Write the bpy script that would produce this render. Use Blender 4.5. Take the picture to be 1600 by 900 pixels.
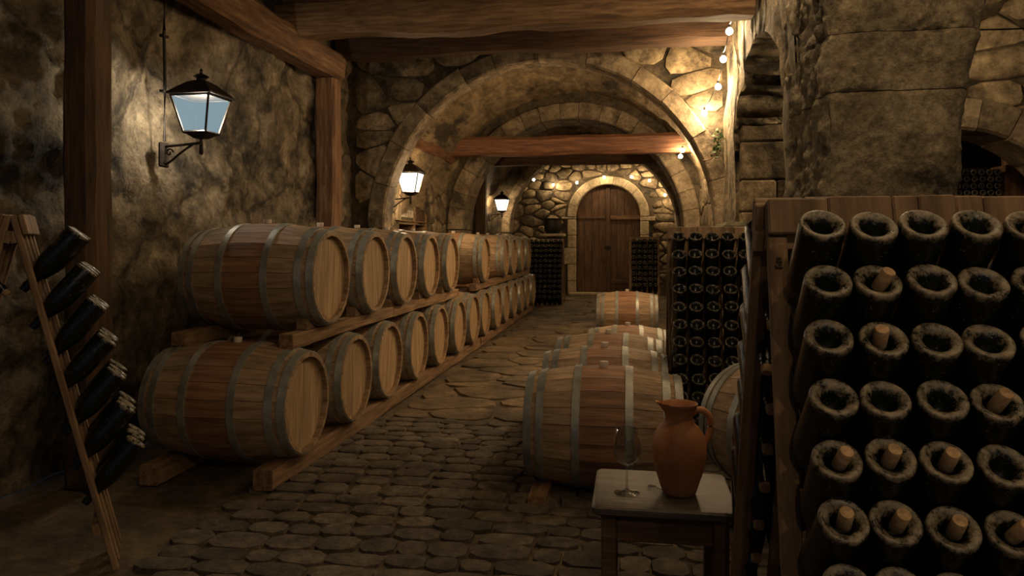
import bpy, bmesh, math, random
from mathutils import Vector, Matrix, noise
random.seed(7)
R = math.radians
PI = math.pi
sc = bpy.context.scene
for o in list(bpy.data.objects):
    bpy.data.objects.remove(o)
C = sc.collection

# ------------------------------------------------------------------ camera, world, exposure
cam_d = bpy.data.cameras.new('camera')
cam_d.sensor_width = 36.0
cam_d.lens = 36.0 * 1150 / 1600
cam_d.shift_y = -72 / 1600
cam_d.clip_start = 0.05
cam = bpy.data.objects.new('camera', cam_d)
cam.location = (0, 0, 1.40)
cam.rotation_euler = (R(90), 0, math.atan(185 / 1150))
C.objects.link(cam)
sc.camera = cam

w = bpy.data.worlds.new('blue_fill')
w.use_nodes = True
w.node_tree.nodes['Background'].inputs[0].default_value = (0.22, 0.33, 0.52, 1)
w.node_tree.nodes['Background'].inputs[1].default_value = 0.035  # faint blue ambient fill, added to lift the blacks
sc.world = w

sc.view_settings.view_transform = 'Standard'
sc.view_settings.look = 'None'
sc.view_settings.gamma = 1
sc.view_settings.use_curve_mapping = False
sc.view_settings.exposure = 2.15

WARM = (1.0, 0.70, 0.39)
BULB_W = 7.0
LANTERN_W = 22.0

# ------------------------------------------------------------------ materials
def nodes(name):
    m = bpy.data.materials.new(name)
    m.use_nodes = True
    nt = m.node_tree
    return m, nt, nt.nodes, nt.links, nt.nodes['Principled BSDF']

def surf(name, c1, c2, c3=None, scale=4, detail=8, rough=0.85, bump=0.3, bscale=30, stretch=(1, 1, 1),
         blot=None, bl_scale=1.3, bl_lo=0.5, bl_hi=0.62, rand=0.0, metal=0.0, dist=0.03, crack=0.0, grit=0.0, gscale=16):
    m, nt, N, L, B = nodes(name)
    tc = N.new('ShaderNodeTexCoord'); mp = N.new('ShaderNodeMapping')
    mp.inputs['Scale'].default_value = stretch
    L.new(tc.outputs['Object'], mp.inputs[0])
    oi = N.new('ShaderNodeObjectInfo')
    if rand:
        ad = N.new('ShaderNodeVectorMath'); ad.operation = 'ADD'
        ml = N.new('ShaderNodeMath'); ml.operation = 'MULTIPLY'; ml.inputs[1].default_value = 37.0
        L.new(oi.outputs['Random'], ml.inputs[0])
        L.new(mp.outputs[0], ad.inputs[0]); L.new(ml.outputs[0], ad.inputs[1])
        vec = ad.outputs[0]
    else:
        vec = mp.outputs[0]
    n1 = N.new('ShaderNodeTexNoise'); n1.inputs['Scale'].default_value = scale
    n1.inputs['Detail'].default_value = detail; n1.inputs['Roughness'].default_value = 0.62
    L.new(vec, n1.inputs['Vector'])
    cr = N.new('ShaderNodeValToRGB')
    e = cr.color_ramp.elements
    e[0].position = 0.33; e[0].color = (*c1, 1)
    e[1].position = 0.66; e[1].color = (*c2, 1)
    if c3:
        x = e.new(0.52); x.color = (*c3, 1)
    L.new(n1.outputs['Fac'], cr.inputs[0])
    col = cr.outputs[0]
    if blot:
        n2 = N.new('ShaderNodeTexNoise'); n2.inputs['Scale'].default_value = bl_scale
        n2.inputs['Detail'].default_value = 7; n2.inputs['Roughness'].default_value = 0.7
        L.new(vec, n2.inputs['Vector'])
        r2 = N.new('ShaderNodeValToRGB')
        r2.color_ramp.elements[0].position = bl_lo; r2.color_ramp.elements[0].color = (0, 0, 0, 1)
        r2.color_ramp.elements[1].position = bl_hi; r2.color_ramp.elements[1].color = (1, 1, 1, 1)
        L.new(n2.outputs['Fac'], r2.inputs[0])
        mx = N.new('ShaderNodeMix'); mx.data_type = 'RGBA'
        L.new(r2.outputs[0], mx.inputs['Factor']); L.new(col, mx.inputs['A'])
        mx.inputs['B'].default_value = (*blot, 1)
        col = mx.outputs['Result']
    if crack:
        v = N.new('ShaderNodeTexVoronoi'); v.feature = 'DISTANCE_TO_EDGE'; v.inputs['Scale'].default_value = crack
        wv = N.new('ShaderNodeVectorMath'); wv.operation = 'ADD'
        L.new(vec, wv.inputs[0]); 
        sw = N.new('ShaderNodeVectorMath'); sw.operation = 'SCALE'; sw.inputs['Scale'].default_value = 0.45
        L.new(n1.outputs['Color'], sw.inputs[0]); L.new(sw.outputs[0], wv.inputs[1])
        L.new(wv.outputs[0], v.inputs['Vector'])
        r3 = N.new('ShaderNodeValToRGB')
        r3.color_ramp.elements[0].position = 0.0; r3.color_ramp.elements[0].color = (0.18, 0.16, 0.14, 1)
        r3.color_ramp.elements[1].position = 0.05; r3.color_ramp.elements[1].color = (1, 1, 1, 1)
        L.new(v.outputs['Distance'], r3.inputs[0])
        m3 = N.new('ShaderNodeMix'); m3.data_type = 'RGBA'; m3.blend_type = 'MULTIPLY'
        m3.inputs['Factor'].default_value = 0.8
        L.new(col, m3.inputs['A']); L.new(r3.outputs[0], m3.inputs['B'])
        col = m3.outputs['Result']
    if grit:
        n5 = N.new('ShaderNodeTexNoise'); n5.inputs['Scale'].default_value = gscale
        n5.inputs['Detail'].default_value = 10; n5.inputs['Roughness'].default_value = 0.78
        L.new(vec, n5.inputs['Vector'])
        g5 = N.new('ShaderNodeMapRange'); g5.inputs['From Min'].default_value = 0.36; g5.inputs['From Max'].default_value = 0.64
        g5.inputs['To Min'].default_value = 1 - grit; g5.inputs['To Max'].default_value = 1 + grit * 0.7
        L.new(n5.outputs['Fac'], g5.inputs['Value'])
        h5 = N.new('ShaderNodeHueSaturation'); L.new(g5.outputs[0], h5.inputs['Value']); L.new(col, h5.inputs['Color'])
        col = h5.outputs['Color']
    if rand:
        mr = N.new('ShaderNodeMapRange'); mr.inputs['To Min'].default_value = 1 - rand
        mr.inputs['To Max'].default_value = 1 + rand
        L.new(oi.outputs['Random'], mr.inputs['Value'])
        hs = N.new('ShaderNodeHueSaturation')
        L.new(mr.outputs[0], hs.inputs['Value']); L.new(col, hs.inputs['Color'])
        col = hs.outputs['Color']
    L.new(col, B.inputs['Base Color'])
    B.inputs['Roughness'].default_value = rough
    B.inputs['Metallic'].default_value = metal
    if bump:
        n4 = N.new('ShaderNodeTexNoise'); n4.inputs['Scale'].default_value = bscale
        n4.inputs['Detail'].default_value = 9; n4.inputs['Roughness'].default_value = 0.7
        L.new(vec, n4.inputs['Vector'])
        bp = N.new('ShaderNodeBump'); bp.inputs['Strength'].default_value = bump
        bp.inputs['Distance'].default_value = dist
        L.new(n4.outputs['Fac'], bp.inputs['Height']); L.new(bp.outputs[0], B.inputs['Normal'])
    return m

def plain(name, c, rough=0.5, metal=0.0):
    m, nt, N, L, B = nodes(name)
    B.inputs['Base Color'].default_value = (*c, 1)
    B.inputs['Roughness'].default_value = rough
    B.inputs['Metallic'].default_value = metal
    return m

M = {}
M['rock'] = surf('rock_wall', (0.10, 0.075, 0.045), (0.42, 0.34, 0.22), (0.27, 0.21, 0.13), 3.2, bump=0.9, bscale=11,
                 blot=(0.035, 0.028, 0.02), bl_scale=1.1, bl_lo=0.50, bl_hi=0.62, dist=0.09, rough=0.9, grit=0.6, gscale=9, crack=1.1)
M['mortar'] = surf('mortar', (0.05, 0.037, 0.02), (0.17, 0.125, 0.07), None, 6, bump=0.9, bscale=25, grit=0.5,
                   blot=(0.03, 0.024, 0.016), bl_scale=1.6)
M['stone'] = surf('rubble_stone', (0.14, 0.10, 0.055), (0.44, 0.34, 0.20), (0.31, 0.235, 0.135), 5, bump=0.7, bscale=18,
                  blot=(0.05, 0.038, 0.022), bl_scale=1.7, bl_lo=0.52, bl_hi=0.66, rand=0.35, grit=0.55, gscale=13)
M['ring'] = surf('arch_stone', (0.15, 0.105, 0.06), (0.36, 0.28, 0.17), None, 4, bump=0.6, bscale=20,
                 blot=(0.07, 0.05, 0.03), bl_scale=2.2, rand=0.18, grit=0.5, gscale=12)
M['limestone'] = surf('pale_limestone', (0.34, 0.26, 0.15), (0.56, 0.45, 0.28), None, 4, bump=0.4, bscale=20, rand=0.12, grit=0.3)
M['vault'] = surf('vault_stone', (0.13, 0.09, 0.046), (0.50, 0.375, 0.21), (0.34, 0.25, 0.135), 3.0, bump=0.8, bscale=14,
                  stretch=(1.0, 0.35, 1.0), blot=(0.055, 0.038, 0.02), bl_scale=1.5, bl_lo=0.5, bl_hi=0.62, grit=0.55, gscale=8)
M['pillar'] = surf('pillar_stone', (0.16, 0.125, 0.075), (0.50, 0.405, 0.25), (0.35, 0.28, 0.17), 3.2, bump=0.9, bscale=16,
                   blot=(0.045, 0.035, 0.022), bl_scale=1.9, bl_lo=0.53, bl_hi=0.64, dist=0.06, grit=0.6, gscale=15)
M['cobble'] = surf('cobble', (0.07, 0.055, 0.04), (0.21, 0.165, 0.115), None, 6, rough=0.7, bump=0.8, bscale=30, rand=0.3, grit=0.5, gscale=18)
M['floor'] = surf('earth_floor', (0.055, 0.04, 0.022), (0.21, 0.15, 0.08), None, 2.2, rough=0.75, bump=0.7, bscale=12,
                  blot=(0.045, 0.033, 0.02), bl_scale=0.9, grit=0.5, gscale=9)
M['flag'] = surf('flagstone', (0.10, 0.07, 0.038), (0.27, 0.19, 0.10), None, 1.6, rough=0.7, bump=0.7, bscale=9,
                 blot=(0.06, 0.045, 0.026), bl_scale=0.7, bl_lo=0.46, bl_hi=0.62, grit=0.55, gscale=6)
def wood(name, c1, c2, c3, g=(1.2, 14, 14), **k):
    k.setdefault('rand', 0.12)
    return surf(name, c1, c2, c3, scale=2.2, bump=k.pop('bump', 0.45), bscale=k.pop('bscale', 5), stretch=g, **k)
M['beam'] = wood('old_beam', (0.075, 0.035, 0.016), (0.30, 0.17, 0.08), (0.19, 0.095, 0.042), rough=0.75)
M['beam_pale'] = wood('hewn_beam', (0.12, 0.065, 0.03), (0.38, 0.235, 0.115), (0.26, 0.15, 0.072), rough=0.75)
M['beam_dark'] = wood('dark_beam', (0.045, 0.024, 0.013), (0.15, 0.08, 0.038), None, rough=0.8)
M['beam_red'] = wood('red_beam', (0.075, 0.03, 0.015), (0.25, 0.115, 0.048), (0.165, 0.07, 0.031), rough=0.7)
M['rack'] = wood('rack_wood', (0.12, 0.07, 0.034), (0.36, 0.225, 0.115), (0.24, 0.148, 0.075), g=(10, 10, 1.4), rough=0.7)
M['table'] = wood('table_wood', (0.04, 0.029, 0.022), (0.105, 0.078, 0.058), None, rough=0.42, bump=0.25)
M['door'] = wood('door_wood', (0.055, 0.028, 0.014), (0.17, 0.09, 0.042), None, g=(12, 12, 1.2), rough=0.7)
M['rail'] = wood('rail_wood', (0.13, 0.075, 0.036), (0.33, 0.215, 0.115), None, g=(14, 1.2, 14), rough=0.8)
M['plank'] = wood('ceiling_plank', (0.03, 0.018, 0.01), (0.10, 0.055, 0.028), None, rough=0.85)
M['iron'] = surf('black_iron', (0.012, 0.01, 0.009), (0.045, 0.035, 0.028), None, 20, rough=0.5, metal=0.6, bump=0.2, bscale=60)
M['galv'] = surf('galvanised_hoop', (0.20, 0.205, 0.18), (0.42, 0.42, 0.37), None, 9, rough=0.42, metal=0.45, bump=0.15, bscale=40)
M['cork'] = surf('cork', (0.30, 0.18, 0.085), (0.50, 0.33, 0.17), None, 90, rough=0.9, bump=0.4, bscale=200, dist=0.003, rand=0.15)
M['bung'] = plain('silicone_bung', (0.55, 0.47, 0.36), 0.6)
M['terra'] = surf('terracotta', (0.34, 0.13, 0.05), (0.50, 0.22, 0.085), None, 7, rough=0.6, bump=0.15, bscale=60)
M['leaf'] = surf('ivy_leaf', (0.03, 0.06, 0.015), (0.09, 0.15, 0.035), None, 20, rough=0.6, bump=0)
M['wire'] = plain('wire', (0.10, 0.08, 0.05), 0.4, 0.8)
M['cable'] = plain('cable', (0.02, 0.016, 0.012), 0.6)
M['darkpaint'] = plain('burnt_mark', (0.035, 0.02, 0.012), 0.9)
M['moss'] = surf('mossy_stone', (0.05, 0.05, 0.02), (0.18, 0.15, 0.07), None, 8, bump=0.8, bscale=25)

def oak(name, c1, c2, red):
    """barrel oak: grain along local X, wine stain around the bilge between the two middle hoops"""
    m = wood(name, c1, c2, None, g=(1.5, 16, 16), rough=0.62, rand=0.22, bump=0.3)
    nt = m.node_tree; N, L = nt.nodes, nt.links; B = N['Principled BSDF']
    src = B.inputs['Base Color'].links[0].from_socket
    tc = N.new('ShaderNodeTexCoord'); sx = N.new('ShaderNodeSeparateXYZ')
    L.new(tc.outputs['Object'], sx.inputs[0])
    ab = N.new('ShaderNodeMath'); ab.operation = 'ABSOLUTE'; L.new(sx.outputs[0], ab.inputs[0])
    mr = N.new('ShaderNodeMapRange'); mr.inputs['From Min'].default_value = 0.135; mr.inputs['From Max'].default_value = 0.115
    L.new(ab.outputs[0], mr.inputs['Value'])
    fm = N.new('ShaderNodeMath'); fm.operation = 'MULTIPLY'; fm.inputs[1].default_value = red
    L.new(mr.outputs[0], fm.inputs[0])
    mx = N.new('ShaderNodeMix'); mx.data_type = 'RGBA'; mx.blend_type = 'MULTIPLY'
    L.new(fm.outputs[0], mx.inputs['Factor']); L.new(src, mx.inputs['A'])
    mx.inputs['B'].default_value = (0.72, 0.47, 0.38, 1)
    L.new(mx.outputs['Result'], B.inputs['Base Color'])
    return m
M['oak'] = oak('oak_stave', (0.20, 0.125, 0.066), (0.46, 0.315, 0.18), 0.75)
M['oak_head'] = wood('oak_head', (0.30, 0.19, 0.095), (0.52, 0.36, 0.20), None, g=(16, 16, 1.5), rough=0.65, rand=0.12, bump=0.2)

def glass_bottle(name, dust):
    m, nt, N, L, B = nodes(name)
    tc = N.new('ShaderNodeTexCoord'); oi = N.new('ShaderNodeObjectInfo')
    ad = N.new('ShaderNodeVectorMath'); ad.operation = 'ADD'
    ml = N.new('ShaderNodeMath'); ml.operation = 'MULTIPLY'; ml.inputs[1].default_value = 19.0
    L.new(oi.outputs['Random'], ml.inputs[0]); L.new(tc.outputs['Object'], ad.inputs[0]); L.new(ml.outputs[0], ad.inputs[1])
    n = N.new('ShaderNodeTexNoise'); n.inputs['Scale'].default_value = 45; n.inputs['Detail'].default_value = 9
    n.inputs['Roughness'].default_value = 0.8
    L.new(ad.outputs[0], n.inputs['Vector'])
    sx = N.new('ShaderNodeSeparateXYZ'); L.new(tc.outputs['Object'], sx.inputs[0])
    # settled dust lies on the butt end of the bottle
    mr = N.new('ShaderNodeMapRange'); mr.inputs['From Min'].default_value = 0.026; mr.inputs['From Max'].default_value = 0.002
    mr.inputs['To Min'].default_value = 0.0; mr.inputs['To Max'].default_value = dust
    L.new(sx.outputs[2], mr.inputs['Value'])
    su = N.new('ShaderNodeMath'); su.operation = 'ADD'; L.new(n.outputs['Fac'], su.inputs[0]); L.new(mr.outputs[0], su.inputs[1])
    cr = N.new('ShaderNodeValToRGB')
    cr.color_ramp.elements[0].position = 0.66; cr.color_ramp.elements[0].color = (0, 0, 0, 1)
    cr.color_ramp.elements[1].position = 0.90; cr.color_ramp.elements[1].color = (1, 1, 1, 1)
    L.new(su.outputs[0], cr.inputs[0])
    sp = N.new('ShaderNodeTexNoise'); sp.inputs['Scale'].default_value = 210; sp.inputs['Detail'].default_value = 3
    L.new(ad.outputs[0], sp.inputs['Vector'])
    sr = N.new('ShaderNodeValToRGB'); sr.color_ramp.elements[0].position = 0.68; sr.color_ramp.elements[0].color = (0, 0, 0, 1)
    sr.color_ramp.elements[1].position = 0.74; sr.color_ramp.elements[1].color = (1, 1, 1, 1)
    L.new(sp.outputs['Fac'], sr.inputs[0])
    mxx = N.new('ShaderNodeMath'); mxx.operation = 'MAXIMUM'
    L.new(cr.outputs[0], mxx.inputs[0]); L.new(sr.outputs[0], mxx.inputs[1])
    mx = N.new('ShaderNodeMix'); mx.data_type = 'RGBA'
    L.new(mxx.outputs[0], mx.inputs['Factor'])
    mx.inputs['A'].default_value = (0.006, 0.008, 0.005, 1); mx.inputs['B'].default_value = (0.36, 0.29, 0.19, 1)
    L.new(mx.outputs['Result'], B.inputs['Base Color'])
    r2 = N.new('ShaderNodeMapRange'); r2.inputs['To Min'].default_value = 0.16; r2.inputs['To Max'].default_value = 0.85
    L.new(cr.outputs[0], r2.inputs['Value']); L.new(r2.outputs[0], B.inputs['Roughness'])
    bp = N.new('ShaderNodeBump'); bp.inputs['Strength'].default_value = 0.35; bp.inputs['Distance'].default_value = 0.003
    L.new(n.outputs['Fac'], bp.inputs['Height']); L.new(bp.outputs[0], B.inputs['Normal'])
    return m
M['bottle'] = glass_bottle('dusty_bottle_glass', 0.265)
M['bottle_clean'] = glass_bottle('bottle_glass', 0.225)

def clear_glass():
    m, nt, N, L, B = nodes('clear_glass')
    N.remove(B)
    tr = N.new('ShaderNodeBsdfTransparent'); tr.inputs[0].default_value = (0.93, 0.95, 0.94, 1)
    gs = N.new('ShaderNodeBsdfGlossy'); gs.inputs['Roughness'].default_value = 0.04
    lw_ = N.new('ShaderNodeLayerWeight'); lw_.inputs[0].default_value = 0.35
    mx = N.new('ShaderNodeMixShader')
    L.new(lw_.outputs['Facing'], mx.inputs[0]); L.new(tr.outputs[0], mx.inputs[1]); L.new(gs.outputs[0], mx.inputs[2])
    L.new(mx.outputs[0], N['Material Output'].inputs['Surface'])
    return m
M['glass'] = clear_glass()

def lamp_glass(name, col, strength, fac):
    m, nt, N, L, B = nodes(name)
    N.remove(B)
    em = N.new('ShaderNodeEmission'); em.inputs[0].default_value = (*col, 1); em.inputs[1].default_value = strength
    tr = N.new('ShaderNodeBsdfTransparent'); mx = N.new('ShaderNodeMixShader'); mx.inputs[0].default_value = fac
    L.new(tr.outputs[0], mx.inputs[1]); L.new(em.outputs[0], mx.inputs[2])
    L.new(mx.outputs[0], N['Material Output'].inputs['Surface'])
    return m
M['lampglass'] = lamp_glass('frosted_lamp_glass', (0.62, 0.88, 1.0), 0.085, 0.5)
M['lampglass_far'] = lamp_glass('bright_lamp_glass', (1.0, 0.92, 0.75), 0.7, 0.5)
M['bulbglow'] = lamp_glass('bulb_glow', (1.0, 0.80, 0.50), 14.0, 0.6)

# ------------------------------------------------------------------ helpers
def tag(o, label=None, cat=None, group=None, kind=None):
    if label: o['label'] = label
    if cat: o['category'] = cat
    if group: o['group'] = group
    if kind: o['kind'] = kind
    return o

def mesh(name, v, f, smooth=False, ang=35, recalc=True):
    me = bpy.data.meshes.new(name)
    me.from_pydata([tuple(p) for p in v], [], f)
    if recalc:
        bm = bmesh.new(); bm.from_mesh(me)
        bmesh.ops.recalc_face_normals(bm, faces=bm.faces)
        bm.to_mesh(me); bm.free()
    if smooth:
        for p in me.polygons: p.use_smooth = True
        me.set_sharp_from_angle(angle=R(ang))
    me.update()
    return me

def ob(name, me, mat=None, parent=None, loc=(0, 0, 0), rot=(0, 0, 0)):
    if mat is not None and not me.materials:
        me.materials.append(M[mat] if isinstance(mat, str) else mat)
    o = bpy.data.objects.new(name, me)
    C.objects.link(o)
    o.location = loc; o.rotation_euler = rot
    if parent: o.parent = parent
    return o

def empty(name, loc=(0, 0, 0), rot=(0, 0, 0), parent=None):
    o = bpy.data.objects.new(name, None)
    o.empty_display_size = 0.1
    C.objects.link(o); o.location = loc; o.rotation_euler = rot
    if parent: o.parent = parent
    return o

class MB:
    def __init__(s): s.v = []; s.f = []
    def add(s, v, f):
        n = len(s.v); s.v += [tuple(p) for p in v]; s.f += [tuple(i + n for i in q) for q in f]
    def box(s, x0, x1, y0, y1, z0, z1, b=0.0):
        if b <= 0:
            v = [(x, y, z) for x in (x0, x1) for y in (y0, y1) for z in (z0, z1)]
            f = [(0, 1, 3, 2), (4, 6, 7, 5), (0, 4, 5, 1), (2, 3, 7, 6), (0, 2, 6, 4), (1, 5, 7, 3)]
        else:
            bm = bmesh.new(); bmesh.ops.create_cube(bm, size=1)
            for q in bm.verts:
                q.co = Vector(((x0 + x1) / 2 + q.co.x * (x1 - x0), (y0 + y1) / 2 + q.co.y * (y1 - y0), (z0 + z1) / 2 + q.co.z * (z1 - z0)))
            bmesh.ops.bevel(bm, geom=list(bm.edges), offset=b, segments=1, affect='EDGES')
            bm.verts.index_update()
            v = [q.co[:] for q in bm.verts]; f = [tuple(q.index for q in fc.verts) for fc in bm.faces]; bm.free()
        s.add(v, f); return s
    def lathe(s, prof, n=16, axis='Z', off=(0, 0, 0)):
        v = []; f = []; idx = []
        for r, z in prof:
            if r < 1e-6:
                idx.append([len(v)]); v.append((0, 0, z))
            else:
                idx.append(list(range(len(v), len(v) + n)))
                v += [(r * math.cos(2 * PI * k / n), r * math.sin(2 * PI * k / n), z) for k in range(n)]
        for a, b in zip(idx, idx[1:]):
            for k in range(n):
                k2 = (k + 1) % n
                if len(a) == 1 and len(b) == 1: continue
                if len(a) == 1: f.append((a[0], b[k], b[k2]))
                elif len(b) == 1: f.append((a[k], b[0], a[k2]))
                else: f.append((a[k], b[k], b[k2], a[k2]))
        if axis == 'X': v = [(z, x, y) for x, y, z in v]
        v = [(x + off[0], y + off[1], z + off[2]) for x, y, z in v]
        s.add(v, f); return s
    def tube(s, pts, r, n=6, closed=False):
        pts = [Vector(p) for p in pts]; m = len(pts); rs = r if isinstance(r, (list, tuple)) else [r] * m
        v = []; up = Vector((0, 0, 1))
        for i, p in enumerate(pts):
            t = (pts[min(i + 1, m - 1)] - pts[max(i - 1, 0)])
            t = t.normalized() if t.length > 1e-9 else Vector((0, 0, 1))
            a = t.cross(up)
            if a.length < 1e-3: a = t.cross(Vector((1, 0, 0)))
            a.normalize(); b = t.cross(a)
            for k in range(n):
                q = p + rs[i] * (a * math.cos(2 * PI * k / n) + b * math.sin(2 * PI * k / n)); v.append(q[:])
        f = [(i * n + k, i * n + (k + 1) % n, (i + 1) * n + (k + 1) % n, (i + 1) * n + k) for i in range(m - 1) for k in range(n)]
        f += [tuple(range(n)), tuple(range((m - 1) * n, m * n))]
        s.add(v, f); return s
    def mesh(s, name, smooth=False, ang=35): return mesh(name, s.v, s.f, smooth, ang)

def beam(name, p0, p1, wd, ht, mat, parent=None, jit=0.012, seg=None, seed=0, bev=0.18):
    """rough-hewn timber from p0 to p1 (centre line), local X along its length"""
    p0 = Vector(p0); p1 = Vector(p1); d = p1 - p0; Ln = d.length
    seg = seg or max(4, int(Ln / 0.22))
    rd = random.Random(seed + 11)
    bv = bev * min(wd, ht)
    prof = [(-wd / 2 + bv, -ht / 2), (wd / 2 - bv, -ht / 2), (wd / 2, -ht / 2 + bv), (wd / 2, ht / 2 - bv),
            (wd / 2 - bv, ht / 2), (-wd / 2 + bv, ht / 2), (-wd / 2, ht / 2 - bv), (-wd / 2, -ht / 2 + bv)]
    v = []; f = []
    for i in range(seg + 1):
        x = -Ln / 2 + Ln * i / seg
        oy = noise.noise((x * 0.9, seed, 0)) * jit * 1.6; oz = noise.noise((x * 0.9, seed, 7)) * jit * 1.6
        for k, (y, z) in enumerate(prof):
            v.append((x, y + oy + (rd.random() - .5) * jit, z + oz + (rd.random() - .5) * jit))
    for i in range(seg):
        for k in range(8):
            f.append((i * 8 + k, i * 8 + (k + 1) % 8, (i + 1) * 8 + (k + 1) % 8, (i + 1) * 8 + k))
    f += [tuple(range(8)), tuple(range(seg * 8, seg * 8 + 8))]
    me = mesh(name, v, f, True, 25)
    o = ob(name, me, mat, parent, (p0 + p1) / 2)
    x = d.normalized()
    if abs(x.z) > 0.9: y = Vector((0, 1, 0)); 
    else: y = Vector((0, 0, 1)).cross(x).normalized()
    z = x.cross(y).normalized(); y = z.cross(x)
    o.rotation_euler = Matrix((x, y, z)).transposed().to_euler()
    return o

# --- 2-D Voronoi cells by half-plane clipping
def clip(poly, px, py, nx, ny):
    out = []
    for i in range(len(poly)):
        a = poly[i]; b = poly[(i + 1) % len(poly)]
        da = (a[0] - px) * nx + (a[1] - py) * ny; db = (b[0] - px) * nx + (b[1] - py) * ny
        if da <= 0: out.append(a)
        if (da < 0 < db) or (db < 0 < da):
            t = da / (da - db); out.append((a[0] + t * (b[0] - a[0]), a[1] + t * (b[1] - a[1])))
    return out

def cells(x0, x1, y0, y1, dx, dy, seed=0, jit=0.75):
    rd = random.Random(seed); pts = []
    ny = max(1, round((y1 - y0) / dy)); nx = max(1, round((x1 - x0) / dx))
    for j in range(ny):
        for i in range(nx):
            if rd.random() < 0.14: continue
            pts.append((x0 + (i + 0.5 + (0.5 if j % 2 else 0) - .25 + (rd.random() - .5) * jit) * (x1 - x0) / nx,
                        y0 + (j + 0.5 + (rd.random() - .5) * jit) * (y1 - y0) / ny))
    res = []
    ax = dy / dx
    for p in pts:
        poly = [(x0, y0), (x1, y0), (x1, y1), (x0, y1)]
        nb = sorted((q for q in pts if q is not p), key=lambda q: ((q[0] - p[0]) * ax) ** 2 + (q[1] - p[1]) ** 2)[:16]
        for q in nb:
            # anisotropic metric keeps the stones flat and wide
            nxv = (q[0] - p[0]) * ax * ax; nyv = q[1] - p[1]
            poly = clip(poly, (p[0] + q[0]) / 2, (p[1] + q[1]) / 2, nxv, nyv)
            if len(poly) < 3: break
        if len(poly) >= 3: res.append(poly)
    return res

def stone_geo(poly, gap, h, fmap, rd):
    n = len(poly); cx = sum(p[0] for p in poly) / n; cy = sum(p[1] for p in poly) / n
    size = sum(math.hypot(p[0] - cx, p[1] - cy) for p in poly) / n
    if size < gap * 2.2: return None
    # drop near-duplicate corners, then cut each corner
    pp = []
    for i, p in enumerate(poly):
        if math.hypot(p[0] - poly[i - 1][0], p[1] - poly[i - 1][1]) > 0.25 * size: pp.append(p)
    if len(pp) < 3: return None
    q = []
    for i, p in enumerate(pp):
        a = pp[i - 1]; b = pp[(i + 1) % len(pp)]
        t = 0.22
        q.append((p[0] + (a[0] - p[0]) * t, p[1] + (a[1] - p[1]) * t)); q.append((p[0] + (b[0] - p[0]) * t, p[1] + (b[1] - p[1]) * t))
    n = len(q); k0 = 1 - gap / size; k1 = k0 * 0.97; k2 = k0 * 0.72
    hh = h * (0.6 + 0.8 * rd.random()); v = []
    for k, z in ((k0, -0.02), (k1, hh * 0.6), (k2, hh)):
        for p in q:
            v.append(fmap(cx + (p[0] - cx) * k, cy + (p[1] - cy) * k, z + (rd.random() - .5) * hh * 0.35 * (z > 0)))
    f = [(i + r * n, (i + 1) % n + r * n, (i + 1) % n + (r + 1) * n, i + (r + 1) * n) for r in (0, 1) for i in range(n)]
    f += [tuple(range(2 * n, 3 * n)), tuple(range(n))]
    return v, f

def stones(parent, polys, gap, h, fmap, mat, seed=0, name='stone', limit=300, key=None):
    rd = random.Random(seed)
    if key: polys = sorted(polys, key=key)
    rest = MB(); cnt = 0
    for p in polys:
        g = stone_geo(p, gap, h, fmap, rd)
        if not g: continue
        cnt += 1
        if cnt <= limit:
            ob(name, mesh(name, g[0], g[1], True, 50), mat, parent)
        else: rest.add(*g)
    if rest.v:
        o = ob(name + '_bed', rest.mesh(name + '_bed', True, 50), mat, parent); o['kind'] = 'stuff'

def arch_wall(name, u0, u1, v1, cu, ru, rv, vs, w0, w1, fmap, mat, v0=0.0, n=28):
    """slab with one arched opening; u along, v up, w through"""
    mb = MB()
    def quad4(pts): mb.add([fmap(*p) for p in pts], [(0, 1, 2, 3)])
    arc = [(cu + ru * math.cos(PI - PI * i / n), vs + rv * math.sin(PI * i / n)) for i in range(n + 1)]
    for wv in (w0, w1):
        quad4([(u0, v0, wv), (cu - ru, v0, wv), (cu - ru, vs, wv), (u0, vs, wv)]); quad4([(u0, vs, wv), (cu - ru, vs, wv), (cu - ru, v1, wv), (u0, v1, wv)])
        quad4([(cu + ru, v0, wv), (u1, v0, wv), (u1, vs, wv), (cu + ru, vs, wv)]); quad4([(cu + ru, vs, wv), (u1, vs, wv), (u1, v1, wv), (cu + ru, v1, wv)])
        for a, b in zip(arc, arc[1:]): quad4([(a[0], a[1], wv), (b[0], b[1], wv), (b[0], v1, wv), (a[0], v1, wv)])
    for a, b in zip(arc, arc[1:]): quad4([(a[0], a[1], w0), (b[0], b[1], w0), (b[0], b[1], w1), (a[0], a[1], w1)])
    for u in (cu - ru, cu + ru): quad4([(u, v0, w0), (u, v0, w1), (u, vs, w1), (u, vs, w0)])
    for u in (u0, u1): quad4([(u, v0, w0), (u, v0, w1), (u, v1, w1), (u, v1, w0)])
    quad4([(u0, v1, w0), (u1, v1, w0), (u1, v1, w1), (u0, v1, w1)])
    me = mesh(name, mb.v, mb.f)
    bm = bmesh.new(); bm.from_mesh(me); bmesh.ops.remove_doubles(bm, verts=bm.verts, dist=1e-4); bm.to_mesh(me); bm.free()
    return ob(name, me, mat)

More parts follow.
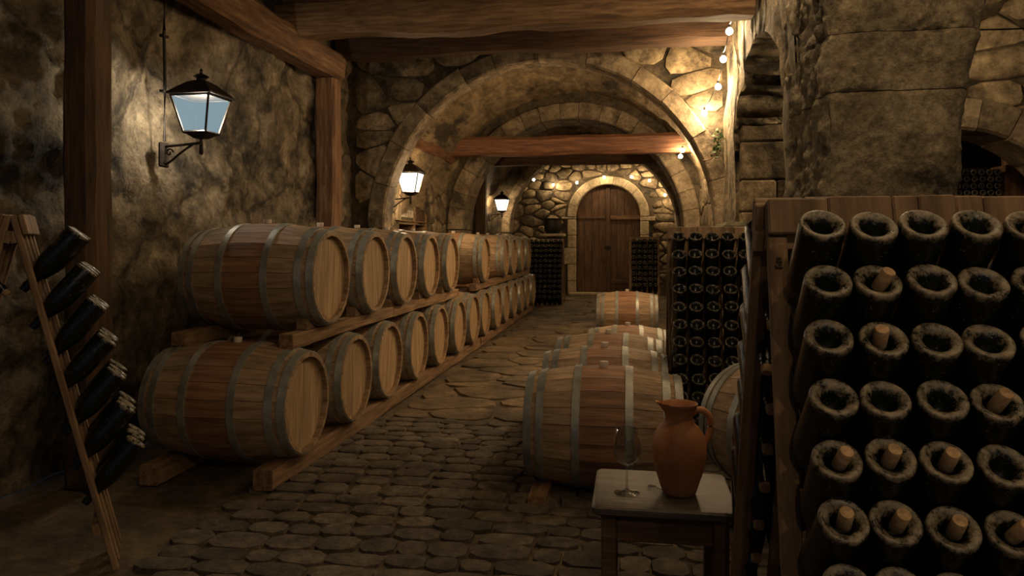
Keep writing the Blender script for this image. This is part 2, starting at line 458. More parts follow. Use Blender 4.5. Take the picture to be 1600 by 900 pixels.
def voussoirs(parent, n, cu, vs, ri, ro, w0, w1, fmap, mat, a0=0.0, a1=PI, seed=0, gap=0.0035, jit=0.02, name='arch_stone', sub=3):
    rd = random.Random(seed); cuts = [a0]
    for i in range(1, n): cuts.append(a0 + (a1 - a0) * (i + (rd.random() - .5) * 0.35) / n)
    cuts.append(a1)
    for a, b in zip(cuts, cuts[1:]):
        g = gap / ri; aa = a + g; bb = b - g; jo = rd.random() * jit; ji = rd.random() * jit * 0.4; jw = rd.random() * jit
        prof = [(ri - ji, w0), (ri - ji, w1 + jw - 0.025), (ri - ji + 0.02, w1 + jw), (ro + jo - 0.02, w1 + jw), (ro + jo, w1 + jw - 0.025), (ro + jo, w0)]
        v = []; f = []; k = len(prof)
        for i in range(sub + 1):
            t = aa + (bb - aa) * i / sub
            for r, wv in prof:
                r2 = r + (rd.random() - .5) * jit * 0.3
                v.append(fmap(cu + r2 * math.cos(t), vs + r2 * math.sin(t), wv + (rd.random() - .5) * jit * 0.3))
        for i in range(sub):
            for q in range(k): f.append((i * k + q, i * k + (q + 1) % k, (i + 1) * k + (q + 1) % k, (i + 1) * k + q))
        f += [tuple(range(k)), tuple(range(sub * k, sub * k + k))]
        ob(name, mesh(name, v, f, True, 30), mat, parent)

def rough_grid(name, nu, nv, fpos, mat, smooth=True):
    v = [fpos(i / nu, j / nv) for j in range(nv + 1) for i in range(nu + 1)]
    f = [(j * (nu + 1) + i, j * (nu + 1) + i + 1, (j + 1) * (nu + 1) + i + 1, (j + 1) * (nu + 1) + i) for j in range(nv) for i in range(nu)]
    me = mesh(name, v, f, recalc=False)
    if smooth:
        for p in me.polygons: p.use_smooth = True
    return ob(name, me, mat)

def fr(x, y, z, s=1.0, o=5):
    return noise.fractal((x * s, y * s, z * s), 0.9, 2.1, o)

# ------------------------------------------------------------------ structure: floor
fl = rough_grid('floor', 60, 140, lambda u, t: (-4.0 + 10.0 * u, -3 + 23.2 * t, -0.012 + 0.012 * fr(-4 + 10 * u, -3 + 23.2 * t, 0, 1.1)), 'floor')
tag(fl, 'worn dark earth and cobblestone cellar floor', 'floor', kind='structure')
rd = random.Random(4)
def bricks(x0, x1, y0, y1, dx, dy, rd):
    res = []; y = y0; 
    while y < y1:
        h = dy * (0.8 + 0.4 * rd.random()); x = x0 - rd.random() * dx
        while x < x1:
            wv = dx * (0.65 + 0.7 * rd.random()); j = lambda s=0.012: (rd.random() - .5) * 2 * s
            wob = 0.03 * math.sin(x * 2.1 + y)
            res.append([(x + j(), y + wob + j()), (x + wv + j(), y + wob + j()), (x + wv + j(), y + h + wob + j()), (x + j(), y + h + wob + j())])
            x += wv
        y += h
    return res
cob = bricks(-1.95, 1.0, 2.75, 5.6, 0.215, 0.145, rd)
stones(fl, cob, 0.008, 0.012, lambda u, v, w_: (u, v, w_ + 0.0), 'cobble', 3, 'cobblestone', 300, key=lambda p: math.hypot(p[0][0] + 0.3, p[0][1] - 2.4))
flags = [p for p in cells(-1.9, 1.1, 5.65, 19.6, 0.55, 0.42, 9, 0.9)]
stones(fl, flags, 0.014, 0.006, lambda u, v, w_: (u, v, w_ + 0.002), 'flag', 5, 'flagstone', 40, key=lambda p: p[0][1])

# left wall, rough lime-washed rock
def lw(u, t):
    y = 1.0 + 7.7 * u; z = 3.75 * t
    d = 0.10 * fr(y, z, 1.3, 0.9) + 0.05 * fr(y, z, 4.0, 2.6) + 0.018 * fr(y, z, 8.0, 8)
    d -= 0.06 * max(0, 0.25 - abs(fr(y, z * 0.7, 15.0, 0.8)))
    return (-3.40 + max(-0.16, min(0.10, d)), y, z)
wl = rough_grid('wall_left', 230, 110, lw, 'rock')
tag(wl, 'rough pale rock wall lit by the lantern', 'wall', kind='structure')
# back wall of the left side beyond the arch, with the bottle niche
fmL = lambda u, v, w_: (-3.2 - w_, u, v)
wl2 = arch_wall('wall_left', 8.9, 19.8, 4.1, 10.75, 0.82, 0.75, 1.70, 0.0, 0.42, fmL, 'mortar', v0=0.0)
tag(wl2, 'stone side wall with arched niche beyond the large arch', 'wall', kind='structure')
ob('niche_back', MB().box(-3.66, -3.62, 9.8, 11.7, 0, 2.7).mesh('niche_back'), 'mortar', wl2)
ob('niche_fill', MB().box(-3.61, -3.21, 9.94, 11.56, 0, 1.36).mesh('niche_fill'), 'mortar', wl2)
ps = [p for p in cells(8.95, 13.2, 1.0, 3.2, 0.42, 0.26, 21)]
def pushout(polys, cu, vs, r, vmin=None):
    out = []
    for p in polys:
        cx = sum(q[0] for q in p) / len(p); cy = sum(q[1] for q in p) / len(p)
        if (cy >= vs and math.hypot(cx - cu, cy - vs) < r) or (cy < vs and abs(cx - cu) < r): continue
        q2 = []
        for x, y in p:
            if y >= vs:
                d = math.hypot(x - cu, y - vs)
                if d < r and d > 1e-6: x = cu + (x - cu) * r / d; y = vs + (y - vs) * r / d
            elif abs(x - cu) < r: x = cu + math.copysign(r, x - cu)
            q2.append((x, y))
        out.append(q2)
    return out
stones(wl2, pushout(ps, 10.75, 1.70, 0.88), 0.012, 0.03, lambda u, v, w_: (-3.2 + w_, u, v), 'stone', 22)
voussoirs(wl2, 9, 10.75, 1.70, 0.83, 1.0, -0.1, 0.03, lambda u, v, w_: (-3.2 + w_, u, 1.70 + (v - 1.70) * 0.92), 'ring', seed=23)

# middle cross wall with the big arch
AY = 8.65
fmX = lambda u, v, w_: (u, AY - w_, v)
wm = arch_wall('wall_middle', -3.6, 1.4, 3.95, -1.0, 1.99, 1.99, 1.57, 0.0, -0.24, fmX, 'mortar', n=40)
tag(wm, 'rubble stone cross wall pierced by the large round arch', 'wall', kind='structure')
ps = cells(-3.35, 1.05, 1.2, 3.75, 0.44, 0.30, 31, 0.95)
stones(wm, pushout(ps, -1.0, 1.57, 2.13), 0.013, 0.045, fmX, 'stone', 32)
voussoirs(wm, 12, -1.0, 1.57, 1.96, 2.15, -0.24, 0.07, fmX, 'ring', seed=33, jit=0.03, sub=4)
for sx in (-1, 1):   # jamb blocks under the springing
    rdj = random.Random(5 + sx); z = 0.0
    while z < 1.6:
        h = min(0.30 + 0.18 * rdj.random(), 1.61 - z); x0 = -1.0 + sx * 1.965; x1 = -1.0 + sx * (2.12 + 0.06 * rdj.random())
        ob('jamb_stone', MB().box(min(x0, x1), max(x0, x1), AY - 0.06, AY + 0.24, z + 0.004, z + h - 0.004, 0.018).mesh('jamb_stone'), 'ring', wm)
        z += h

# second rib, third rib
def rib(name, Y, cx, ri, ro, dep, nv, wallr, label, seed):
    fm = lambda u, v, w_: (u, Y - w_, v)
    o = arch_wall(name, -3.3, 1.3, 4.15, cx, ri + 0.02, ri + 0.02, 1.62, 0.0, -dep, fm, 'mortar', n=36)
    tag(o, label, 'arch', kind='structure')
    voussoirs(o, nv, cx, 1.62, ri, ro, -dep, 0.05, fm, 'ring', seed=seed, jit=0.02, sub=3)
    for sx in (-1, 1):
        rdj = random.Random(seed + sx); z = 0.0
        while z < 1.6:
            h = min(0.30 + 0.15 * rdj.random(), 1.61 - z); x0 = cx + sx * ri; x1 = cx + sx * ro
            ob('jamb_stone', MB().box(min(x0, x1), max(x0, x1), Y - 0.05, Y + dep, z + 0.004, z + h - 0.004, 0.015).mesh('jamb_stone'), 'ring', o)
            z += h
    return o
r2 = rib('trim_1', 12.5, -1.0, 1.88, 2.14, 0.75, 19, 0, 'second stone arch behind the reddish tie beam', 41)
r3 = rib('trim_2', 17.0, -0.86, 1.93, 2.12, 0.4, 17, 0, 'thin pale arch framing the far door wall', 42)

# barrel vault over the rear bays
def vl(u, t):
    a_ = PI * u; y = 8.9 + 11.0 * t
    r = 2.26 + 0.035 * fr(a_ * 2, y, 3, 1.5) + 0.012 * fr(a_ * 2, y, 9, 6)
    r += 0.012 * math.sin(a_ * 60) * (0.5 + noise.noise((y, a_ * 3, 2)))
    return (-1.0 - r * math.cos(a_), y, 1.66 + r * math.sin(a_))
cv = rough_grid('ceiling', 120, 150, vl, 'vault')
tag(cv, 'stone barrel vault over the rear bays', 'ceiling', kind='structure')

# far wall with arched door
FY = 19.75
fmF = lambda u, v, w_: (u, FY - w_, v)
wf = arch_wall('wall_far', -3.4, 1.5, 4.1, -0.59, 0.87, 0.87, 2.08, 0.0, -0.35, fmF, 'mortar', n=24)
tag(wf, 'dark rubble stone end wall around the arched door', 'wall', kind='structure')
ps = cells(-3.2, 1.2, 0.3, 3.95, 0.36, 0.23, 51, 1.0)
stones(wf, pushout(ps, -0.59, 2.08, 1.12), 0.022, 0.05, fmF, 'stone', 52)
voussoirs(wf, 9, -0.59, 2.08, 0.845, 1.075, -0.3, 0.07, fmF, 'limestone', seed=53, jit=0.012)
for sx in (-1, 1):
    rdj = random.Random(60 + sx); z = 0.0; k = 0
    while z < 2.06:
        h = min(0.33 + 0.12 * rdj.random(), 2.07 - z); x0 = -0.59 + sx * 0.845; x1 = -0.59 + sx * (1.07 + (0.17 if k % 3 == 2 else 0.0))
        ob('jamb_stone', MB().box(min(x0, x1), max(x0, x1), FY - 0.07, FY + 0.3, z + 0.004, z + h - 0.004, 0.015).mesh('jamb_stone'), 'limestone', wf)
        z += h; k += 1
ob('door_light_stop', MB().box(-1.9, 0.8, FY + 0.37, FY + 0.45, 0, 3.3).mesh('door_light_stop'), 'mortar', wf)  # unseen panel added to stop background light leaking past the planks
ob('door_step', MB().box(-1.6, 0.4, FY - 0.35, FY + 0.05, -0.02, 0.06, 0.015).mesh('door_step'), 'limestone', wf)

dr = empty('door_1', (-0.59, FY + 0.12, 0.0))
tag(dr, 'dark arched double plank door at the end of the cellar', 'door', kind='structure')
def zarch(x, r=0.84, s=2.08): return s + math.sqrt(max(0.0, r * r - x * x))
for sd in (-1, 1):
    lf = ob('door_leaf', MB().box(min(sd * 0.01, sd * 0.80), max(sd * 0.01, sd * 0.80), 0.045, 0.06, 0.03, 2.2).mesh('door_leaf'), 'door', dr)
    for i in range(4):
        xa = sd * (0.045 + i * 0.198); xb = sd * (0.045 + (i + 1) * 0.198 - 0.008)
        a_, b_ = min(xa, xb), max(xa, xb); mb = MB(); m_ = 6
        xs = [a_ + (b_ - a_) * q / m_ for q in range(m_ + 1)]
        for yv in (0.0, 0.045):
            mb.add([(x, yv, 0.06) for x in xs] + [(x, yv, zarch(x)) for x in xs], [(q, q + 1, q + m_ + 2, q + m_ + 1) for q in range(m_)])
        top = [(x, yv, zarch(x)) for yv in (0.0, 0.045) for x in xs]
        mb.add(top, [(q, q + 1, q + m_ + 2, q + m_ + 1) for q in range(m_)])
        for x in (a_, b_): mb.add([(x, 0, 0.06), (x, 0.045, 0.06), (x, 0.045, zarch(x)), (x, 0, zarch(x))], [(0, 1, 2, 3)])
        ob('plank', mb.mesh('plank'), 'door', lf)
ob('centre_batten', MB().box(-0.05, 0.05, -0.04, 0.045, 0.06, 2.88, 0.008).mesh('centre_batten'), 'door', dr)
ob('cross_rail', MB().box(0.06, 0.86, -0.05, -0.001, 1.99, 2.10, 0.01).mesh('cross_rail'), 'beam', dr)
ob('cross_rail', MB().box(-0.83, -0.06, -0.03, -0.001, 2.02, 2.08, 0.01).mesh('cross_rail'), 'door', dr)
ob('cross_rail', MB().box(0.06, 0.83, -0.03, -0.001, 0.28, 0.38, 0.01).mesh('cross_rail'), 'door', dr)
ob('lock_plate', MB().box(-0.09, 0.07, -0.062, -0.041, 1.20, 1.30, 0.006).box(-0.02, 0.0, -0.09, -0.06, 1.22, 1.28, 0.004).mesh('lock_plate'), 'iron', dr)

# right side wall of the rear bays
fmR = lambda u, v, w_: (1.15 + w_, u, v)
wr = ob('wall_right', MB().box(1.15, 1.6, 9.1, 19.8, 0, 4.1).mesh('wall_right'), 'mortar')
tag(wr, 'dark stone side wall behind the large arch on the right', 'wall', kind='structure')
stones(wr, cells(9.2, 19.6, 1.0, 3.2, 0.5, 0.3, 61), 0.014, 0.03, lambda u, v, w_: (1.15 - w_, u, v), 'stone', 62)

# arcade on the right: wall with elliptical arch between pillar and cross wall, block jamb
fmA = lambda u, v, w_: (1.05 + w_, u, v)
wa = arch_wall('wall_right', 5.0, 8.66, 3.95, 6.55, 1.22, 0.92, 2.22, 0.0, 0.75, fmA, 'pillar', n=26)
bm = bmesh.new(); bm.from_mesh(wa.data)
bmesh.ops.subdivide_edges(bm, edges=[e for e in bm.edges if e.calc_length() > 0.16], cuts=5, use_grid_fill=True)
for q in bm.verts:
    n_ = 0.045 * fr(q.co.x, q.co.y, q.co.z, 1.8) + 0.018 * fr(q.co.x, q.co.y, q.co.z + 5, 6)
    q.co.x += n_; q.co.z += 0.6 * n_ if q.co.z > 0.1 else 0
for fc in bm.faces: fc.smooth = True
bm.to_mesh(wa.data); bm.free()
tag(wa, 'rough stone arcade wall with tall arch beside the pillar', 'wall', kind='structure')
rdj = random.Random(71); z = 0.0     # dressed blocks of the far jamb seen through the arch
while z < 3.0:
    h = 0.26 + 0.2 * rdj.random(); x = 1.09
    while x < 2.6:
        wv = 0.32 + 0.35 * rdj.random()
        ob('jamb_block', MB().box(x + 0.005, x + wv - 0.005, 7.66 + 0.02 * rdj.random(), 8.3, z + 0.005, z + h - 0.005, 0.016).mesh('jamb_block'), 'stone', wa)
        x += wv
    z += h
pl = ob('plinth_stone', MB().box(0.92, 1.28, 7.52, 8.60, 1.36, 1.60, 0.04).mesh('plinth_stone'), 'moss', wa)
ob('plinth_stone', MB().box(0.95, 1.28, 7.56, 8.60, 0.0, 1.35, 0.03).mesh('plinth_stone'), 'stone', wa)

# the big pillar: stacked blocks, roughly dressed, flaring at the top right
pil = empty('stone_pillar', (1.40, 4.77, 0))
tag(pil, 'massive rough stone pillar standing behind the front bottle rack', 'pillar')
def pillar_block(z0, z1, seed, gapz=0.0025):
    nx_ = 44; ny_ = 36; nz_ = max(6, int((z1 - z0) / 0.02)); v = []; f = []
    per = []
    for i in range(nx_): per.append((i / nx_, 0))
    for i in range(ny_): per.append((1, i / ny_))
    for i in range(nx_): per.append((1 - i / nx_, 1))
    for i in range(ny_): per.append((0, 1 - i / ny_))
    n = len(per)
    for j in range(nz_ + 1):
        z = z0 + gapz + (z1 - z0 - 2 * gapz) * j / nz_
        flare = 0.30 * max(0.0, (z - 1.75) / 2.0) ** 1.3
        xl = 1.05 - 0.05 * max(0, (z - 2.4) / 1.3) ** 2; xr = 1.735 + flare
        e_ = min(j, nz_ - j); ins = 0.008 if e_ == 0 else 0.0
        for (a_, b_) in per:
            x = xl + (xr - xl) * a_; y = 4.22 + (5.32 - 4.22) * b_
            # soften the corners
            dxc = min(a_, 1 - a_) * (xr - xl); dyc = min(b_, 1 - b_) * 1.1
            rc = 0.05
            if dxc < rc and dyc < rc:
                k = (1 - dxc / rc) * (1 - dyc / rc) * 0.02
                x += k if a_ < 0.5 else -k; y += k if b_ < 0.5 else -k
            nxv = (-1 if a_ == 0 else 1 if a_ == 1 else 0); nyv = (-1 if b_ == 0 else 1 if b_ == 1 else 0)
            d = 0.026 * fr(x, y, z, 2.2) + 0.016 * fr(x, y, z, 7) + 0.010 * fr(x, y, z, 20) + 0.004 * math.sin(seed * 5) - ins
            if a_ < 0.12: d += 0.035 * fr(x + 3, y, z, 9) - 0.02 * max(0, fr(x, y * 2, z * 0.8, 6))
            v.append((x + nxv * d - 1.40, y + nyv * d - 4.77, z))
    for j in range(nz_):
        for k in range(n): f.append((j * n + k, j * n + (k + 1) % n, (j + 1) * n + (k + 1) % n, (j + 1) * n + k))
    f += [tuple(range(n)), tuple(range(nz_ * n, nz_ * n + n))]
    ob('stone_block', mesh('stone_block', v, f, True, 60), 'pillar', pil)
for k, (a_, b_) in enumerate(((0.0, 0.85), (0.85, 1.55), (1.55, 2.215), (2.215, 2.53), (2.53, 3.75))): pillar_block(a_, b_, k * 3.1)

# right-hand side chamber: low arch wall, back wall, side wall
fmS = lambda u, v, w_: (u, 6.45 - w_, v)
ws = arch_wall('wall_side', 1.72, 5.6, 3.95, 2.55, 0.98, 1.02, 1.35, 0.0, -0.45, fmS, 'mortar', n=26)
tag(ws, 'dark stone wall with low arch in the side chamber right of the pillar', 'wall', kind='structure')
ps = cells(1.75, 5.2, 0.9, 3.75, 0.42, 0.24, 81, 0.95)
stones(ws, pushout(ps, 2.55, 1.35, 1.20), 0.014, 0.05, fmS, 'stone', 82)
voussoirs(ws, 11, 2.55, 1.35, 0.96, 1.2, -0.4, 0.05, lambda u, v, w_: (u, 6.45 - w_, v), 'ring', seed=83)
wb = ob('wall_back', MB().box(2.7, 5.6, 9.0, 9.3, 0, 3.9).mesh('wall_back'), 'mortar')
tag(wb, 'unlit back wall of the side chamber', 'wall', kind='structure')
we = ob('wall_side', MB().box(5.5, 5.8, -3, 9.3, 0, 3.9).mesh('wall_side'), 'mortar')
tag(we, 'unlit outer wall of the side chamber', 'wall', kind='structure')
wn = ob('wall_left', MB().box(-3.8, -3.5, -3, 1.2, 0, 3.9).mesh('wall_left'), 'rock')
tag(wn, 'rock wall continuing on the left beside the viewer', 'wall', kind='structure')

# plank ceiling over the front bay
ce = ob('ceiling', MB().box(-3.8, 5.7, -3, 8.7, 3.86, 3.98).mesh('ceiling'), 'plank')
tag(ce, 'dark plank ceiling above the heavy timber beams', 'ceiling', kind='structure')
for i in range(30):
    x = -3.7 + i * 0.31
    if x > 1.3: break
    ob('ceiling_plank', MB().box(x + 0.006, x + 0.304, 2.5, 8.6, 3.80, 3.858, 0.008).mesh('ceiling_plank'), 'plank', ce)

# ------------------------------------------------------------------ timbers
def tbeam(p0, p1, w_, h_, mat, label, name='ceiling_beam', **k):
    return tag(beam(name, p0, p1, w_, h_, mat, **k), label, 'beam')
tbeam((-3.26, -1.0, 3.33), (-3.26, 7.78, 3.33), 0.27, 0.30, 'beam', 'long timber wall plate running above the lantern', 'wall_plate', seed=1, jit=0.02)
tbeam((-3.37, 6.72, 3.535), (1.06, 6.72, 3.535), 0.30, 0.34, 'beam_pale', 'thick pale hewn ceiling beam across the front of the cellar', seed=2, jit=0.03)
tbeam((-3.3, 8.05, 3.635), (1.06, 8.05, 3.635), 0.26, 0.28, 'beam_dark', 'darker ceiling beam just in front of the arch wall', seed=3, jit=0.025)
tbeam((-3.37, 5.0, 3.66), (1.06, 5.0, 3.66), 0.28, 0.30, 'beam', 'ceiling beam at the top edge of the photo', seed=13, jit=0.025)
tag(beam('timber_post', (-3.10, 3.82, 0), (-3.10, 3.82, 3.17), 0.2, 0.2, 'beam_dark', seed=4), 'wide dark timber post against the left wall beside the lantern', 'post')
tag(beam('timber_post', (-3.26, 7.62, 0), (-3.26, 7.62, 3.17), 0.22, 0.22, 'beam', seed=5, bev=0.1), 'brown timber post in the corner next to the big arch', 'post')
tbeam((-3.16, 11.95, 2.965), (1.1, 11.95, 2.965), 0.30, 0.31, 'beam_red', 'reddish tie beam spanning the vault beyond the arch', 'tie_beam', seed=6)
tbeam((-3.12, 13.75, 2.98), (1.1, 13.75, 2.98), 0.28, 0.28, 'beam_dark', 'dark tie beam behind the reddish one', 'tie_beam', seed=7)
tbeam((-3.04, 9.2, 2.86), (-3.04, 12.1, 2.86), 0.26, 0.28, 'beam_red', 'timber plate on the wall above the bottle niche', 'wall_plate', seed=8)
tbeam((-3.06, 13.3, 2.98), (-3.06, 16.9, 2.98), 0.24, 0.28, 'beam_pale', 'pale timber plate ending near the far lantern', 'wall_plate', seed=9)
tag(beam('timber_post', (-3.06, 14.9, 0), (-3.06, 14.9, 2.84), 0.24, 0.24, 'beam_dark', seed=10), 'dark timber post behind the barrels near the far lantern', 'post')
tag(beam('timber_post', (3.43, 7.3, 0), (3.43, 7.3, 2.3), 0.16, 0.16, 'beam', seed=12), 'timber post in the dark side chamber', 'post')

# ------------------------------------------------------------------ barrels
def bprof(t, L, rb, rh): return rb - (rb - rh) * (abs(t) ** 2.0)
BC = {}
def barrel_meshes(L, rb, rh):
    key = (L, rb, rh)
    if key in BC: return BC[key]
    n = 22; seg = 7; th = 0.024; d = {}
    def stave(seg, gap):
        v = []; f = []; hw = PI / n - gap
        for i in range(seg + 1):
            t = -1 + 2 * i / seg; r = bprof(t, L, rb, rh); x = t * L / 2
            for a_, rr in ((-hw, r), (hw, r), (hw, r - th), (-hw, r - th)):
                rr2 = rr / math.cos(PI / n) if rr == r else rr
                v.append((x, rr2 * math.sin(a_), rr2 * math.cos(a_)))
        for i in range(seg):
            for k in range(4): f.append((i * 4 + k, i * 4 + (k + 1) % 4, (i + 1) * 4 + (k + 1) % 4, (i + 1) * 4 + k))
        f += [(0, 1, 2, 3), tuple(seg * 4 + k for k in range(4))]
        return v, f
    v, f = stave(seg, 0.004)
    d['stave'] = mesh('stave', v, f, True, 40)
    mb = MB(); v, f = stave(6, 0.004)
    for k in range(n):
        c_, s_ = math.cos(2 * PI * k / n), math.sin(2 * PI * k / n)
        mb.add([(x, y * c_ - z * s_, y * s_ + z * c_) for x, y, z in v], f)
    d['staves'] = mb.mesh('staves', True, 40)
    def hoop(t0, t1):
        prof = []
        r0 = bprof(t0, L, rb, rh); r1 = bprof(t1, L, rb, rh); e = 0.0055
        k = 1 / math.cos(PI / n)
        prof = [(r0 * k - 0.004, t0 * L / 2), (r0 * k + e, t0 * L / 2), (r1 * k + e, t1 * L / 2), (r1 * k - 0.004, t1 * L / 2)]
        m = MB().lathe(prof, 44, 'X')
        # riveted overlap
        tm = (t0 + t1) / 2; rm = bprof(tm, L, rb, rh) * k + e
        a_ = 0.18
        for q in (-0.02, 0.02):
            m.lathe([(0.0055, 0.0), (0.0045, 0.003), (0, 0.0035)], 6, 'Z', (tm * L / 2, rm * math.sin(a_) + q, rm * math.cos(a_) - 0.001 - 0.0 * q))
        return m.mesh('hoop', True, 40)
    wd = 0.042 / L
    d['hoops'] = [hoop(t - wd, t + wd) for t in (-0.945, -0.79, -0.33, 0.33, 0.79, 0.945)]
    # head boards: strips of a disc
    rr = rh - th + 0.006; boards = []; nb = 6
    for i in range(nb):
        ya = -rr + 2 * rr * i / nb + 0.0015; yb = -rr + 2 * rr * (i + 1) / nb - 0.0015; m_ = 5
        ys = [ya + (yb - ya) * q / m_ for q in range(m_ + 1)]
        top = [(y, math.sqrt(max(0, rr * rr - y * y))) for y in ys]; bot = [(y, -z) for y, z in reversed(top)]
        po = top + bot; k = len(po)
        v = [(0.0, y, z) for y, z in po] + [(-0.018, y, z) for y, z in po]
        f = [tuple(range(k)), tuple(range(k, 2 * k))] + [(q, (q + 1) % k, (q + 1) % k + k, q + k) for q in range(k)]
        boards.append((v, f))
    d['boards'] = [mesh('head_board', v, f) for v, f in boards]
    mb = MB()
    for v, f in boards: mb.add(v, f)
    d['head'] = mb.mesh('head')
    d['bung'] = MB().lathe([(0, 0.030), (0.024, 0.030), (0.027, 0.024), (0.022, -0.012), (0, -0.012)], 12).mesh('bung', True, 40)
    BC[key] = d
    return d

def barrel(loc, rotz, label, group, L=0.92, rb=0.35, rh=0.295, near=True, seed=0, bung=True, heads=(1, -1)):
    d = barrel_meshes(L, rb, rh); rdb = random.Random(seed)
    e = empty('wine_barrel', loc, (0, 0, rotz)); tag(e, label, 'barrel', group)
    off = rdb.random() * 0.2; n = 22
    if near:
        for k in range(n): ob('stave', d['stave'], 'oak', e, rot=(off + 2 * PI * k / n, 0, 0))
    else: ob('staves', d['staves'], 'oak', e, rot=(off, 0, 0))
    for k, h in enumerate(d['hoops']): ob('hoop', h, 'galv', e, rot=((rdb.random() - .5) * 0.5, 0, 0))
    for s in heads:
        tilt = (rdb.random() - .5) * 0.35
        for k, b in enumerate(d['boards'] if near and s == 1 else [d['head']]):
            ob('head_board' if near and s == 1 else 'head', b, 'oak_head', e, (s * (L / 2 - 0.035), 0, 0), (tilt, 0, 0 if s == 1 else PI))
    if bung: ob('bung', d['bung'], 'bung', e, (0, 0, rb / math.cos(PI / n) - 0.004))
    return e

ORD = ['first', 'second', 'third', 'fourth', 'fifth', 'sixth', 'seventh', 'eighth', 'ninth', 'tenth', 'eleventh', 'twelfth', 'thirteenth', 'fourteenth', 'fifteenth']
BX = -1.92 - 0.46
upY = [4.58, 5.40, 6.19, 7.05, 7.92, 9.82, 11.40, 12.26, 13.12, 13.97]
for i, y in enumerate(upY):
    dx = (random.random() - .5) * 0.03
    barrel((BX + dx, y, 1.17), (random.random() - .5) * 0.03, 'oak wine barrel, %s from the front in the upper row on the left' % ORD[i], 'oak barrels stacked along the left wall', near=i < 6, seed=i)
loY = [4.17 + 0.81 * k for k in range(14)]
for i, y in enumerate(loY):
    dx = (random.random() - .5) * 0.03
    barrel((BX + dx, y, 0.44), (random.random() - .5) * 0.03, 'oak wine barrel, %s from the front in the lower row on the left' % ORD[i], 'oak barrels stacked along the left wall', near=i < 5, seed=40 + i, bung=i < 2)
# rails under both rows
def rail(x, y0, y1, z0, z1, wd, label, seed):
    o = beam('barrel_rail', (x, y0, (z0 + z1) / 2), (x, y1, (z0 + z1) / 2), wd, z1 - z0, 'beam_pale', seed=seed, jit=0.006, bev=0.06)
    tag(o, label, 'rail', 'timber rails carrying the barrels'); return o
rail(-2.03, 4.12, 6.0, 0.762, 0.850, 0.09, 'front timber rail under the nearest upper barrels on the left', 20)
rail(-2.03, 6.02, 8.4, 0.762, 0.850, 0.09, 'timber rail under the third to fifth upper barrels, aisle side', 21)
rail(-2.03, 9.4, 14.5, 0.762, 0.850, 0.09, 'timber rail under the far upper barrels, aisle side', 22)
rail(-2.73, 4.12, 8.4, 0.762, 0.850, 0.09, 'timber rail under the near upper barrels, wall side', 23)
rail(-2.73, 9.4, 14.5, 0.762, 0.850, 0.09, 'timber rail under the far upper barrels, wall side', 24)
rail(-2.03, 3.85, 9.6, 0.004, 0.12, 0.12, 'floor rail under the near lower barrels, aisle side', 25)
rail(-2.03, 9.65, 15.1, 0.004, 0.12, 0.12, 'floor rail under the far lower barrels, aisle side', 26)
rail(-2.73, 3.85, 9.6, 0.004, 0.12, 0.12, 'floor rail under the near lower barrels, wall side', 27)
rail(-2.73, 9.65, 15.1, 0.004, 0.12, 0.12, 'floor rail under the far lower barrels, wall side', 28)
# wedges holding the upper barrels
wedge = MB(); wedge.add([(-.035, 0, 0), (.035, 0, 0), (.035, .13, 0), (-.035, .13, 0), (-.035, .13, .07), (.035, .13, .07)], [(0, 1, 2, 3), (0, 1, 5, 4), (3, 2, 5, 4), (0, 4, 3), (1, 2, 5)])
wme = wedge.mesh('wedge')
for i, y in enumerate(upY[:6]):
    for s in (-1, 1):
        o = ob('barrel_wedge', wme, 'rail', None, (-2.03, y + s * 0.115, 0.851), (0, 0, 0 if s == 1 else PI))
        tag(o, 'small wooden wedge on the %s side of the %s upper left barrel' % ('near' if s < 0 else 'far', ORD[i]), 'wedge', 'wedges under the upper barrels')

# barrels down the middle
mid = [((-0.148, 4.23, 0.35), 0.86, 0.34, 0.285, 'nearest oak barrel in the middle row, behind the small table'),
       ((-0.170, 5.03, 0.35), 0.82, 0.34, 0.285, 'second oak barrel from the front in the middle row'),
       ((-0.165, 5.78, 0.35), 0.80, 0.34, 0.285, 'third oak barrel from the front in the middle row'),
       ((-0.024, 7.10, 0.315), 0.74, 0.29, 0.24, 'small oak barrel, fourth in the middle row'),
       ((-0.046, 10.7, 0.35), 0.86, 0.34, 0.285, 'reddish oak barrel farthest back in the middle row near the door')]
for i, (loc, L, rb, rh, lb) in enumerate(mid):
    barrel(loc, (0.0, 0.01, -0.015, 0.02, 0)[i], lb, 'oak barrels along the middle of the aisle', L, rb, rh, True, 80 + i)
rail(-0.148 - 0.34, 3.86, 6.2, 0.004, 0.052, 0.10, 'low floor rail under the left ends of the middle barrels', 30)
rail(-0.148 + 0.34, 3.86, 6.2, 0.004, 0.052, 0.10, 'low floor rail under the right ends of the middle barrels', 31)
for sx in (-1, 1):
    rail(-0.024 + sx * 0.26, 6.85, 7.35, 0.004, 0.055, 0.08, 'short skid under the %s end of the small fourth barrel' % ('left' if sx < 0 else 'right'), 32 + sx)
    rail(-0.046 + sx * 0.33, 10.4, 11.0, 0.004, 0.052, 0.09, 'short skid under the %s end of the farthest middle barrel' % ('left' if sx < 0 else 'right'), 36 + sx)
barrel((0.80, 3.62, 0.49), R(124), 'oak barrel half hidden behind the front bottle rack', None, 0.80, 0.33, 0.28, True, 90, heads=(1, -1))
for sx in (-1, 1):
    tag(beam('barrel_rail', (0.80 + sx * 0.16 - 0.2, 3.62 - sx * 0.24 - 0.13, 0.092), (0.80 + sx * 0.16 + 0.2, 3.62 - sx * 0.24 + 0.13, 0.092), 0.14, 0.165, 'beam', seed=45 + sx, jit=0.006), 'block under the %s end of the half hidden barrel' % ('near' if sx < 0 else 'far'), 'rail')

